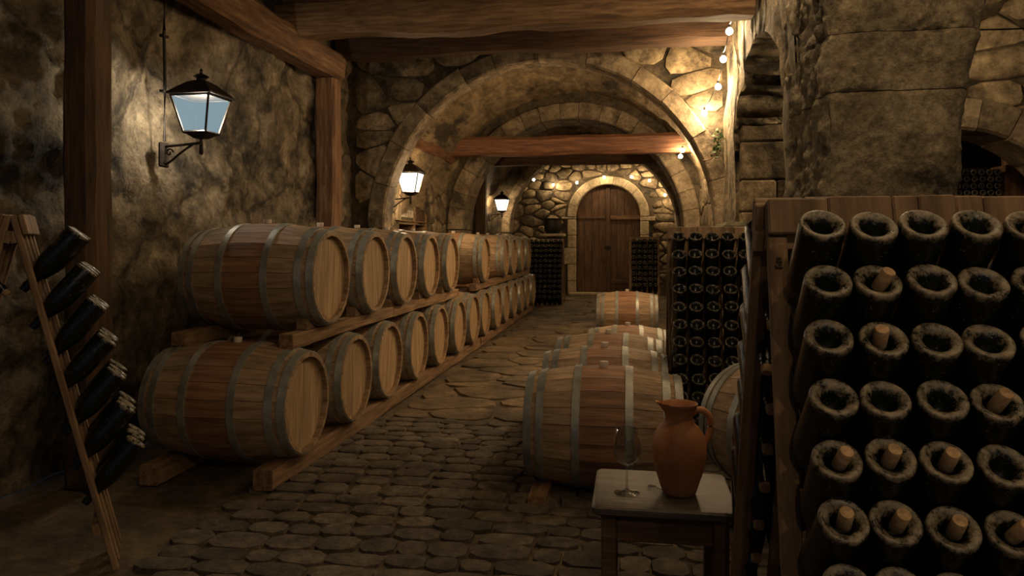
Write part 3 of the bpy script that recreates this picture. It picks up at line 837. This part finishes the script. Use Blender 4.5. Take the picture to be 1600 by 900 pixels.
# ------------------------------------------------------------------ bottles and riddling racks
BP = [(0, .036), (.011, .034), (.024, .024), (.032, .010), (.0375, .001), (.0405, .0), (.0440, .0025), (.0462, .009), (.047, .022), (.047, .150), (.0455, .172),
      (.040, .196), (.031, .222), (.022, .248), (.0165, .27), (.0155, .292), (.0180, .294), (.0180, .303), (.0155, .305), (.0155, .314), (0, .314)]
BH = [(0, .050), (.009, .048), (.0165, .036), (.0215, .018), (.0262, .0085), (.032, .0035), (.038, .0008), (.0415, .0), (.0445, .0012), (.0463, .0050), (.0470, .013)] + BP[9:]
bot_hi = MB().lathe(BH, 32).mesh('bottle', True, 50)
bot_lo = MB().lathe(BP[:1] + BP[2:9] + BP[9::2] + [BP[-1]], 16).mesh('bottle', True, 50)
cork_in = MB().lathe([(0, .335), (.0125, .335), (.0145, .331), (.0145, .313), (0, .313)], 10).mesh('cork', True, 40)
PITCHX, PITCHZ, TILT = 0.1077, 0.1126, 0.244
BDIR = Vector((-0.02, 0.64, -0.768)).normalized()
def bottle_matrix(yflip=1):
    d = Vector((BDIR.x, BDIR.y * yflip, BDIR.z))
    return Vector((0, 0, 1)).rotation_difference(d)
cork_rest = MB().lathe([(0, .0), (.0125, .0), (.0138, .003), (.0138, .046), (.0125, .049), (0, .049)], 14).mesh('loose_cork', True, 40)

def rack(ox, oy, rotz, ncol, nrow, label, desc, first=0.072, hi=False, backcols=1, corks=(), H=1.497, wide=None, seed=0, backrows=None, pz_=0.1126, px_=0.1077, bt=None):
    """A-frame riddling rack; local origin = foot of the ridge at the left end; front leaf leans towards -Y"""
    wdt = wide or first * 2 + px_ * (ncol - 1)
    e = empty('riddling_rack', (ox, oy, 0), (0, 0, rotz)); tag(e, label, 'bottle rack', 'riddling racks')
    rdk = random.Random(seed); gap = 0.058; bt = bt or TILT; boff = -0.02 if bt > TILT else 0.0
    for sgn, nm in ((1, 'front_leaf'), (-1, 'back_leaf')):
        tl_ = TILT if sgn == 1 else bt; ln = H * math.sqrt(1 + tl_ ** 2); ang = math.atan(tl_)
        # leaf frame = cross rails behind the slats; local Z runs down the leaf
        t0, t1 = (0.0, 0.026)      # slat thickness behind the front face
        fr_ = ob(nm, MB().box(0.0, wdt, t1 + 0.001, t1 + 0.02, -0.11, -0.06).mesh(nm), 'rack', e, (0, -0.022 * sgn, H), (0, 0, 0))
        ob('cross_rail', MB().box(0.0, wdt, t1 + 0.001, t1 + 0.028, -ln + 0.17, -ln + 0.22).mesh('cross_rail'), 'rack', fr_)
        # rotation: tilt about X so that the foot goes outwards
        fr_.rotation_euler = (ang * -1, 0, 0) if sgn == 1 else (ang * -1, 0, PI)
        if sgn == -1: fr_.location = (wdt + boff, 0.022, H)
        edges = []
        g0 = first - gap / 2 if sgn == 1 else wdt - (first + px_ * (ncol - 1)) - gap / 2
        xs = [0.0]
        for c in range(ncol): xs += [g0 + c * px_, g0 + c * px_ + gap]
        xs.append(wdt)
        for a_, b_ in zip(xs[0::2], xs[1::2]):
            if b_ - a_ > 0.004:
                ob('slat', MB().box(a_ + 0.0005, b_ - 0.0005, t0 + 0.003 * rdk.random(), t1, -ln, -0.0, 0.003).mesh('slat'), 'rack', fr_)
        x = 0.0
        while x < wdt - 0.01:
            b_ = min(wdt, x + 0.055 + 0.10 * rdk.random())
            if wdt - b_ < 0.04: b_ = wdt
            ob('header_plank', MB().box(x + 0.0008, b_ - 0.0008, -0.020 - 0.003 * rdk.random(), -0.0005, -0.085, 0.006 * rdk.random(), 0.004).mesh('header_plank'), 'rack', fr_)
            x = b_
    # bottles
    q1 = bottle_matrix(1); q2 = bottle_matrix(-1)
    mw = Matrix.Translation((ox, oy, 0)) @ Matrix.Rotation(rotz, 4, 'Z')
    def put(c, r, sgn):
        x = (first + c * px_) + (rdk.random() - .5) * 0.008 + 0.005; z0 = 1.438 - r * pz_ + (rdk.random() - .5) * 0.008
        if sgn == -1: x += boff * 1.9
        pz = z0 - 0.176
        yl = -0.022 - (H - pz) * (TILT if sgn == 1 else bt)
        py = yl - 0.149
        p = mw @ Vector((x, py * sgn, z0))
        o = ob('wine_bottle', bot_hi if hi else bot_lo, 'bottle' if hi else 'bottle_clean', None, p)
        qq = q1 if sgn == 1 else q2
        spin = Matrix.Rotation(rdk.random() * 6, 4, 'Z')
        wob = Matrix.Rotation((rdk.random() - .5) * 0.07, 4, 'X') @ Matrix.Rotation((rdk.random() - .5) * 0.07, 4, 'Y')
        o.rotation_euler = (Matrix.Rotation(rotz, 4, 'Z') @ qq.to_matrix().to_4x4() @ wob @ spin).to_euler()
        return o, p, qq
    for r in range(nrow):
        for c in range(ncol):
            o, p, qq = put(c, r, 1)
            tag(o, 'dusty bottle in %s, %s row down, %s from left' % (desc, ORD[r], ORD[c]), 'bottle', 'bottles in ' + desc)
            if (r, c) in corks:
                k = ob('loose_cork', cork_rest, 'cork', None)
                out = -(Matrix.Rotation(rotz, 4, 'Z') @ (qq @ Vector((0, 0, 1))))
                k.location = p - out * 0.024 + Vector(((rdk.random() - .5) * .012, 0, 0))
                tl = Vector(((rdk.random() - .2) * 0.5, -0.1, 0.15))
                k.rotation_euler = Vector((0, 0, 1)).rotation_difference((out + tl).normalized()).to_euler()
                tag(k, 'cork in bottle end, %s row down, %s from left, %s' % (ORD[r], ORD[c], desc), 'cork', 'corks lying in the bottle ends')
    for r in range(backrows or nrow):
        for c in range(backcols):
            o, p, qq = put(c, r, -1)
            ob('cork', cork_in, 'cork', o)
            tag(o, 'bottle behind %s, %s row down, %s from left' % (desc, ORD[r], ORD[c]), 'bottle', 'bottles on the back of ' + desc)
    return e

rackF = rack(0.316, 1.835, 0.0, 6, 8, 'large wooden riddling rack full of dusty bottles, right foreground', 'the front rack', 0.074, True, 2,
             corks={(0, 4), (1, 1), (2, 1), (3, 3), (4, 0), (4, 1), (4, 2), (5, 0), (5, 1), (5, 2), (5, 3)}, seed=1, px_=0.098, bt=0.39)
rackM = rack(0.254, 5.235, 0.0, 6, 11, 'upright bottle rack in the middle distance beside the pillar', 'the middle rack', 0.058, False, 1, seed=2)
rack(-0.026, 15.62, 0.0, 5, 9, 'small distant bottle rack right of the arched door', 'distant rack right of door', 0.095, False, 0, seed=3)
rack(-2.264, 16.66, 0.0, 7, 12, 'distant bottle rack left of the arched door', 'distant rack left of door', 0.066, False, 0, seed=4, H=1.455)
rack(-2.48, 2.62, R(125), 3, 7, 'bottle rack seen end-on at the left edge', 'the left edge rack', 0.07, True, 1, seed=5, H=1.51, backrows=2, pz_=0.152)

# branded mark on the front rack: short burnt strokes
mk = MB()
for (x0, x1, z0, z1) in ((0.018, 0.028, 1.3600, 1.3635), (0.017, 0.030, 1.3525, 1.3560), (0.017, 0.0205, 1.3560, 1.3600), (0.014, 0.031, 1.3390, 1.3425), (0.014, 0.0175, 1.3425, 1.3470), (0.021, 0.029, 1.3465, 1.3490)):
    y0 = -0.022 - (1.497 - z0) * TILT; y1 = -0.022 - (1.497 - z1) * TILT
    yo = -0.0025
    mk.add([(x0, y0 + yo, z0), (x1, y0 + yo, z0), (x1, y1 + yo, z1), (x0, y1 + yo, z1), (x0, y0 + yo + .002, z0), (x1, y0 + yo + .002, z0), (x1, y1 + yo + .002, z1), (x0, y1 + yo + .002, z1)],
           [(0, 1, 2, 3), (4, 5, 6, 7), (0, 1, 5, 4), (2, 3, 7, 6), (0, 3, 7, 4), (1, 2, 6, 5)])
ob('burnt_mark', mk.mesh('burnt_mark'), 'darkpaint', rackF)

# ------------------------------------------------------------------ table, jug, glass
tb = empty('side_table', (0.108, 2.585, 0)); tag(tb, 'small dark wooden table carrying the clay jug and glass', 'table')
def rrect(hx, hy, r, n=5):
    pts = []
    for cx, cy, a0 in ((hx - r, hy - r, 0), (-hx + r, hy - r, PI / 2), (-hx + r, -hy + r, PI), (hx - r, -hy + r, 1.5 * PI)):
        pts += [(cx + r * math.cos(a0 + PI / 2 * k / n), cy + r * math.sin(a0 + PI / 2 * k / n)) for k in range(n + 1)]
    return pts
def slab(hx, hy, r, z0, z1, e=0.006):
    mb = MB(); rings = [(-e, z0), (0, z0 + e), (0, z1 - e), (-e, z1)]; v = []; n = None
    for ins, z in rings:
        p = rrect(hx + ins, hy + ins, r); n = len(p); v += [(x, y, z) for x, y in p]
    f = [(j * n + k, j * n + (k + 1) % n, (j + 1) * n + (k + 1) % n, (j + 1) * n + k) for j in range(3) for k in range(n)]
    f += [tuple(range(n)), tuple(range(3 * n, 4 * n))]
    mb.add(v, f); return mb
ob('tabletop', slab(0.232, 0.205, 0.022, 0.518, 0.548).mesh('tabletop', True, 40), 'table', tb)
for sx in (-1, 1):
    for sy in (-1, 1):
        ob('leg', MB().box(sx * 0.178 - 0.024, sx * 0.178 + 0.024, sy * 0.152 - 0.024, sy * 0.152 + 0.024, 0.012, 0.517, 0.004).mesh('leg'), 'beam_dark', tb)
for sy in (-1, 1): ob('apron', MB().box(-0.153, 0.153, sy * 0.152 - 0.010, sy * 0.152 + 0.010, 0.425, 0.505, 0.003).mesh('apron'), 'beam_dark', tb)
for sx in (-1, 1): ob('apron', MB().box(sx * 0.178 - 0.010, sx * 0.178 + 0.010, -0.127, 0.127, 0.425, 0.505, 0.003).mesh('apron'), 'beam_dark', tb)

jug = empty('clay_jug', (0.163, 2.555, 0.548)); tag(jug, 'terracotta jug with one handle on the small table', 'jug')
jp = [(0, 0.0), (.050, 0.0), (.056, .006), (.064, .03), (.080, .080), (.0905, .130), (.0915, .165), (.083, .200), (.066, .226), (.051, .240), (.046, .254), (.0475, .274), (.055, .292), (.0625, .301),
      (.0625, .306), (.056, .301), (.043, .276), (.041, .254), (.047, .236), (.062, .220), (.078, .196), (.086, .165), (.085, .13), (.06, .03), (0, .012)]
jm = MB().lathe(jp, 40)
# pull a small spout at the left of the rim
jm.v = [(x - (0.016 * max(0, (z - 0.27) / 0.035) if x < -0.035 and abs(y) < 0.026 and z > 0.27 else 0), y * (0.8 if x < -0.035 and z > .285 else 1), z + (0.004 if x < -0.04 and z > .29 and abs(y) < .02 else 0)) for x, y, z in jm.v]
ob('body', jm.mesh('body', True, 60), 'terra', jug)
hp = [(.044, 0, .270), (.066, 0, .282), (.092, 0, .274), (.108, 0, .248), (.109, 0, .215), (.099, 0, .188), (.088, 0, .172), (.080, 0, .160)]
def smooth_path(p, n=5):
    out = []; P_ = [Vector(q) for q in p]
    for i in range(len(P_) - 1):
        a_, b_, c_, d_ = P_[max(0, i - 1)], P_[i], P_[i + 1], P_[min(len(P_) - 1, i + 2)]
        for k in range(n):
            t = k / n
            out.append(0.5 * ((2 * b_) + (c_ - a_) * t + (2 * a_ - 5 * b_ + 4 * c_ - d_) * t * t + (-a_ + 3 * b_ - 3 * c_ + d_) * t ** 3))
    out.append(P_[-1]); return out
hpp = smooth_path(hp, 4)
hd = ob('handle', MB().tube(hpp, 0.0115, 10).mesh('handle', True, 60), 'terra', jug)
hd.rotation_euler = (0, 0, R(12))

gl = empty('wine_glass', (-0.012, 2.53, 0.548)); tag(gl, 'empty stemmed wine glass standing left of the jug', 'glass')
gp = [(0, .0), (.042, .0), (.043, .0015), (.036, .004), (.012, .009), (.0045, .018), (.0038, .05), (.0038, .085), (.006, .094), (.022, .100), (.038, .114), (.0465, .138), (.046, .168), (.036, .218), (.0348, .2185),
      (.0445, .168), (.045, .139), (.037, .116), (.021, .1025), (0, .098)]
ob('bowl', MB().lathe(gp, 36).mesh('bowl', True, 60), 'glass', gl)

wr_ = MB(); pts = [(0.012 * math.cos(t * 0.7), 0.012 * math.sin(t * 0.7), 0.003 + 0.0006 * t) for t in range(10)] + [(0.02, -0.012, .004), (0.034, -0.022, .003), (0.042, -0.020, .003), (0.044, -0.012, .003)]
wr_.tube(pts, 0.0018, 6)
tag(ob('wire_cage', wr_.mesh('wire_cage', True, 60), 'wire', None, (0.072, 2.60, 0.5475)), 'twisted bottle wire lying on the table beside the jug', 'wire')

# ------------------------------------------------------------------ lanterns
def lantern(loc, rotz, label, power, glass, col=WARM, conduit=False):
    """wall lantern; local +X points away from the wall, origin on the wall"""
    e = empty('wall_lantern', loc, (0, 0, rotz)); tag(e, label, 'lantern', 'wall lanterns')
    ob('wall_plate', MB().box(0.0, 0.03, -0.05, 0.05, -0.12, 0.06, 0.01).mesh('wall_plate'), 'iron', e)
    mb = MB(); mb.tube([(0.02, 0, 0.03), (0.30, 0, 0.05), (0.31, 0, 0.05)], 0.010, 8)
    mb.tube(smooth_path([(0.03, 0, -0.10), (0.08, 0, -0.07), (0.16, 0, -0.01), (0.25, 0, 0.045)]), 0.008, 6)
    mb.tube([(0.06 + 0.032 * math.cos(t * .6) * (1 - t / 14), 0, -0.015 + 0.032 * math.sin(t * .6) * (1 - t / 14)) for t in range(13)], 0.006, 6)
    mb.tube([(0.31, 0, -0.035), (0.31, 0, -0.02), (0.31, 0, 0.11)], [0.008, 0.016, 0.010], 8)
    ob('bracket', mb.mesh('bracket', True, 50), 'iron', e)
    c = (0.31, 0); z0, z1 = 0.12, 0.375; a0, a1 = 0.085, 0.145
    def sq(h, z): return [(c[0] - h, -h, z), (c[0] + h, -h, z), (c[0] + h, h, z), (c[0] - h, h, z)]
    # glass panes
    b_ = sq(a0 - 0.004, z0 + 0.012); t_ = sq(a1 - 0.004, z1 - 0.006)
    for k in range(4):
        k2 = (k + 1) % 4; v = [b_[k], b_[k2], t_[k2], t_[k]]; cx = Vector((c[0], 0, 0.25))
        inn = [tuple(Vector(p) + (Vector((c[0], 0, p[2])) - Vector(p)) * 0.03) for p in v]
        ob('pane', mesh('pane', v + inn, [(0, 1, 2, 3), (4, 5, 6, 7), (0, 1, 5, 4), (1, 2, 6, 5), (2, 3, 7, 6), (3, 0, 4, 7)]), glass, e)
    fm = MB(); b2 = sq(a0, z0); t2 = sq(a1, z1)
    for k in range(4):
        fm.tube([b2[k], t2[k]], 0.008, 4)
        fm.tube([b2[k], b2[(k + 1) % 4]], 0.010, 4); fm.tube([t2[k], t2[(k + 1) % 4]], 0.010, 4)
    fm.add(sq(a0, z0 - 0.004) + sq(0.035, z0 - 0.04), [(0, 1, 2, 3), (4, 5, 6, 7)] + [(k, (k + 1) % 4, (k + 1) % 4 + 4, k + 4) for k in range(4)])
    ob('frame', fm.mesh('frame'), 'iron', e)
    rf = MB(); prof = [(a1 + 0.022, z1 + 0.004), (a1 + 0.022, z1 + 0.016), (a1 - 0.02, z1 + 0.055), (0.075, z1 + 0.10), (0.04, z1 + 0.12)]
    v = []; 
    for h, z in prof: v += sq(h, z)
    f = [(j * 4 + k, j * 4 + (k + 1) % 4, (j + 1) * 4 + (k + 1) % 4, (j + 1) * 4 + k) for j in range(len(prof) - 1) for k in range(4)] + [(0, 1, 2, 3), tuple(len(v) - 4 + k for k in range(4))]
    rf.add(v, f)
    ob('roof', rf.mesh('roof'), 'iron', e)
    ob('finial', MB().lathe([(0, z1 + .115), (.035, z1 + .12), (.032, z1 + .135), (.055, z1 + .15), (.03, z1 + .165), (.012, z1 + .172), (.009, z1 + .19), (.013, z1 + .198), (0, z1 + .212)], 14, 'Z', (c[0], 0, 0)).mesh('finial', True, 50), 'iron', e)
    ld = bpy.data.lights.new('lantern_light', 'POINT'); ld.energy = power; ld.color = col; ld.shadow_soft_size = 0.05
    lo = bpy.data.objects.new('lantern_light', ld); C.objects.link(lo); lo.parent = e; lo.location = (c[0], 0, 0.26)
    return e
lantern((-3.35, 4.86, 2.06), 0.0, 'black iron wall lantern glowing on the left rock wall', LANTERN_W, 'lampglass', (1.0, 0.86, 0.66))
lantern((-3.17, 9.36, 1.93), 0.0, 'lit wall lantern beside the bottle niche beyond the arch', 40, 'lampglass_far')
lantern((-3.17, 16.35, 1.98), 0.0, 'small far lantern near the end wall rack', 22, 'lampglass_far')
cd = MB().tube([(0, 0, 0), (0.0, 0.006, 0.4), (0, -0.004, 0.8), (0, 0, 1.08)], 0.011, 8)
for zz in (0.35, 0.75): cd.box(-0.02, 0.014, -0.03, 0.03, zz, zz + 0.018)
tag(ob('conduit_pipe', cd.mesh('conduit_pipe', True, 50), 'iron', None, (-3.33, 4.86, 2.13)), 'thin vertical conduit pipe above the left lantern', 'pipe')

# ------------------------------------------------------------------ string lights
bulb_me = MB().lathe([(0, -.070), (.018, -.067), (.030, -.053), (.034, -.036), (.028, -.018), (.013, -.003), (0, 0)], 12).mesh('bulb', True, 60)
sock_me = MB().lathe([(0, .028), (.010, .028), (.013, .018), (.013, -.006), (0, -.006)], 10).mesh('socket', True, 50)
def string(label, pts, power, sag=0.10, lit=None):
    base = Vector(pts[0]); e = empty('string_lights', base); tag(e, label, 'string lights')
    path = []
    for a_, b_ in zip(pts, pts[1:]):
        a_, b_ = Vector(a_), Vector(b_)
        for k in range(6):
            t = k / 6; p = a_.lerp(b_, t); p.z += 0.03 - 4 * sag * t * (1 - t) * min(1, (b_ - a_).length); path.append(p - base)
    path.append(Vector(pts[-1]) - base + Vector((0, 0, .03)))
    ob('cable', MB().tube(path, 0.006, 6).mesh('cable', True, 60), 'cable', e)
    for i, p in enumerate(pts):
        q = Vector(p) - base
        s = ob('socket', sock_me, 'cable', e, q)
        ob('bulb', bulb_me, 'bulbglow', s)
        pw = power[i] if isinstance(power, (list, tuple)) else power
        if pw > 0:
            ld = bpy.data.lights.new('bulb_light', 'POINT'); ld.energy = pw; ld.color = WARM; ld.shadow_soft_size = 0.03
            lo = bpy.data.objects.new('bulb_light', ld); C.objects.link(lo); lo.parent = e; lo.location = q + Vector((0, 0, -0.03))
    return e
string('string of warm bulbs hanging down beside the pillar arch on the right',
       [(0.90, 0.6, 3.50), (0.92, 1.9, 3.42), (0.88, 3.1, 3.50), (0.92, 4.3, 3.45), (0.93, 5.5, 3.52), (0.95, 6.75, 3.60), (0.93, 7.24, 3.44), (0.935, 7.75, 3.30), (0.94, 8.24, 3.12), (0.82, 8.50, 2.88)],
       [BULB_W * 1.6] * 5 + [BULB_W * 1.9] * 5)
string('string of warm bulbs overhead behind the viewer, out of view',
       [(0.3, -0.6, 2.70), (1.0, -0.7, 2.65), (1.7, -0.5, 2.75)], [BULB_W * 1.1, BULB_W * 1.4, BULB_W * 1.2], 0.10)
string('unseen bulbs added behind the right haunch of the large arch', [(0.85, 9.2, 2.85), (0.72, 9.25, 3.05), (0.55, 9.25, 3.25)], BULB_W * 3.2, 0.02)  # hidden string added to brighten the vault beyond the arch
string('unseen bulbs added in the side chamber behind the pillar', [(2.0, 7.4, 2.75), (1.98, 6.3, 2.85), (1.95, 5.5, 2.85), (3.7, 5.5, 2.9)], [BULB_W, 0, BULB_W * 1.5, BULB_W * .4], 0.05)  # unseen string added to brighten the jamb, low arch and bin
string('short pair of bulbs at the right end of the reddish tie beam', [(0.80, 11.72, 2.86), (0.77, 11.74, 2.77)], BULB_W, 0.02)
string('string of bulbs draped over the far arched door',
       [(-2.40, 18.35, 3.00), (-2.03, 19.55, 2.96), (-1.395, 19.45, 3.00), (-0.68, 19.45, 3.13), (0.03, 19.45, 3.13), (0.487, 19.45, 3.03), (0.88, 19.4, 2.65), (0.93, 17.9, 2.75)],
       [BULB_W * .5, BULB_W * .7] + [BULB_W * .6] * 6, 0.06)

# ------------------------------------------------------------------ ivy on the arch wall
iv = empty('ivy_sprig', (0.97, 8.55, 2.45)); tag(iv, 'small green ivy sprig growing on the arch wall', 'plant')
st = MB().tube(smooth_path([(-0.16, 0.02, -0.13), (-0.08, -0.03, -0.12), (-0.02, -0.05, -0.04), (0.02, -0.06, 0.06), (0.03, -0.05, 0.16), (0.05, -0.04, 0.24)]), 0.006, 6)
ob('stem', st.mesh('stem', True, 60), 'beam_dark', iv)
rdi = random.Random(3); lv = MB()
for i in range(46):
    t = rdi.random(); c_ = Vector((-0.03 + 0.06 * t + rdi.gauss(0, 0.035), -0.07 + rdi.gauss(0, 0.02), -0.07 + 0.25 * t + rdi.gauss(0, 0.03)))
    a_ = Vector((rdi.gauss(0, 1), rdi.gauss(0, 1), rdi.gauss(0, 1))).normalized(); b_ = a_.cross(Vector((rdi.gauss(0, 1), rdi.gauss(0, 1), rdi.gauss(0, 1)))).normalized()
    n_ = a_.cross(b_); s = 0.02 + 0.014 * rdi.random()
    lv.add([(c_ - a_ * s)[:], (c_ + b_ * s * .7 - n_ * s * .2)[:], (c_ + a_ * s * 1.1)[:], (c_ - b_ * s * .7 - n_ * s * .2)[:], (c_ + n_ * 0.1 * s)[:]], [(0, 1, 4), (1, 2, 4), (2, 3, 4), (3, 0, 4)])
lo = ob('leaves', mesh('leaves', lv.v, lv.f, recalc=False), 'leaf', iv); lo['kind'] = 'stuff'

# ------------------------------------------------------------------ niche shelf with standing bottles, bucket
ns = empty('niche_shelf', (-3.40, 10.75, 1.37)); tag(ns, 'pale wooden shelf unit inside the arched niche', 'shelf')
for y in (-0.74, 0.10, 0.74): ob('upright', MB().box(-0.15, 0.16, y - 0.02, y + 0.02, 0, 0.46, 0.003).mesh('upright'), 'beam_pale', ns)
for z in (0.0, 0.33): ob('shelf_board', MB().box(-0.15, 0.16, -0.72, 0.08, z, z + 0.022, 0.003).mesh('shelf_board'), 'beam_pale', ns)
ob('shelf_board', MB().box(-0.15, 0.16, 0.12, 0.72, 0.33, 0.352, 0.003).mesh('shelf_board'), 'beam_pale', ns)
SB = [(0, 0), (.036, 0), (.038, .004), (.038, .17), (.032, .20), (.016, .23), (.014, .28), (.016, .282), (.016, .295), (0, .295)]
stand = MB().lathe(SB, 12).mesh('standing_bottle', True, 50)
M['paper'] = plain('cream_label', (0.55, 0.48, 0.36), 0.8)
plabel = MB().lathe([(.0383, .04), (.0388, .042), (.0388, .145), (.0383, .147)], 14).mesh('paper_label', True, 50)
M['greenglass'] = plain('pale_bottle', (0.10, 0.09, 0.055), 0.15)
for i in range(7):
    o = ob('standing_bottle', stand, 'greenglass', None, (-3.29, 10.25 + i * 0.088, 1.7235))
    tag(o, 'bottle standing on the niche shelf, %s from the arch' % ORD[i], 'bottle', 'bottles on the niche shelf')
    ob('paper_label', plabel, 'paper', o)
for i, (y, h) in enumerate(((11.04, 0.20), (11.3, 0.16))):
    bxm = MB().box(-0.11, 0.11, -0.10, 0.10, 0, h, 0.006).box(-0.115, 0.115, -0.105, 0.105, h + 0.0, h + 0.02, 0.004)
    tag(ob('storage_box', bxm.mesh('storage_box'), 'beam_dark', None, (-3.36, y, 1.7235)), 'dark box on the niche shelf, %s one' % ('taller' if i == 0 else 'lower'), 'box')

bk = empty('iron_cauldron', (-2.02, 19.36, 1.62)); tag(bk, 'dark iron pot on a ledge left of the arched door', 'pot')
ob('body', MB().lathe([(0, 0), (.17, .0), (.22, .06), (.235, .20), (.225, .36), (.25, .38), (.25, .40), (.215, .40), (.205, .36), (.2, .08), (0, .04)], 22).mesh('body', True, 40), 'iron', bk)
ob('ledge', MB().box(-0.32, 0.32, -0.20, 0.32, -0.07, -0.002, 0.01).mesh('ledge'), 'limestone', bk)

# ------------------------------------------------------------------ bottle bin in the side chamber
bn = empty('bottle_bin', (3.10, 7.35, 1.75)); tag(bn, 'framed bin of stacked bottles in the dark side chamber', 'bin')
for x in (-0.235, 0.235): ob('side', MB().box(x - 0.02, x + 0.02, -0.14, 0.14, 0, 0.34, 0.004).mesh('side'), 'beam', bn)
ob('base_board', MB().box(-0.45, 0.235, -0.16, 0.14, -0.04, -0.001, 0.004).mesh('base_board'), 'beam', bn)
ob('back', MB().box(-0.214, 0.214, 0.13, 0.14, 0, 0.34).mesh('back'), 'plank', bn)
for x in (-0.4, 0.2): ob('leg', MB().box(x - 0.03, x + 0.03, -0.12, 0.1, -1.749, -0.041, 0.004).mesh('leg'), 'beam_dark', bn)
small = MB().lathe([(0, .02), (.013, .012), (.02, 0), (.028, .004), (.030, .02), (.030, .16), (.014, .2), (.012, .25), (0, .25)], 10).mesh('bin_bottle', True, 50)
for r in range(5):
    for c in range(6):
        o = ob('wine_bottle', small, 'bottle', None, (3.10 - 0.175 + c * 0.066 + (0.01 if r % 2 else 0), 7.21, 1.781 + r * 0.0615), (R(-90), 0, 0))
        tag(o, 'bottle end in the side chamber bin, %s row up, %s from left' % (ORD[r], ORD[c]), 'bottle', 'bottles in the side chamber bin')
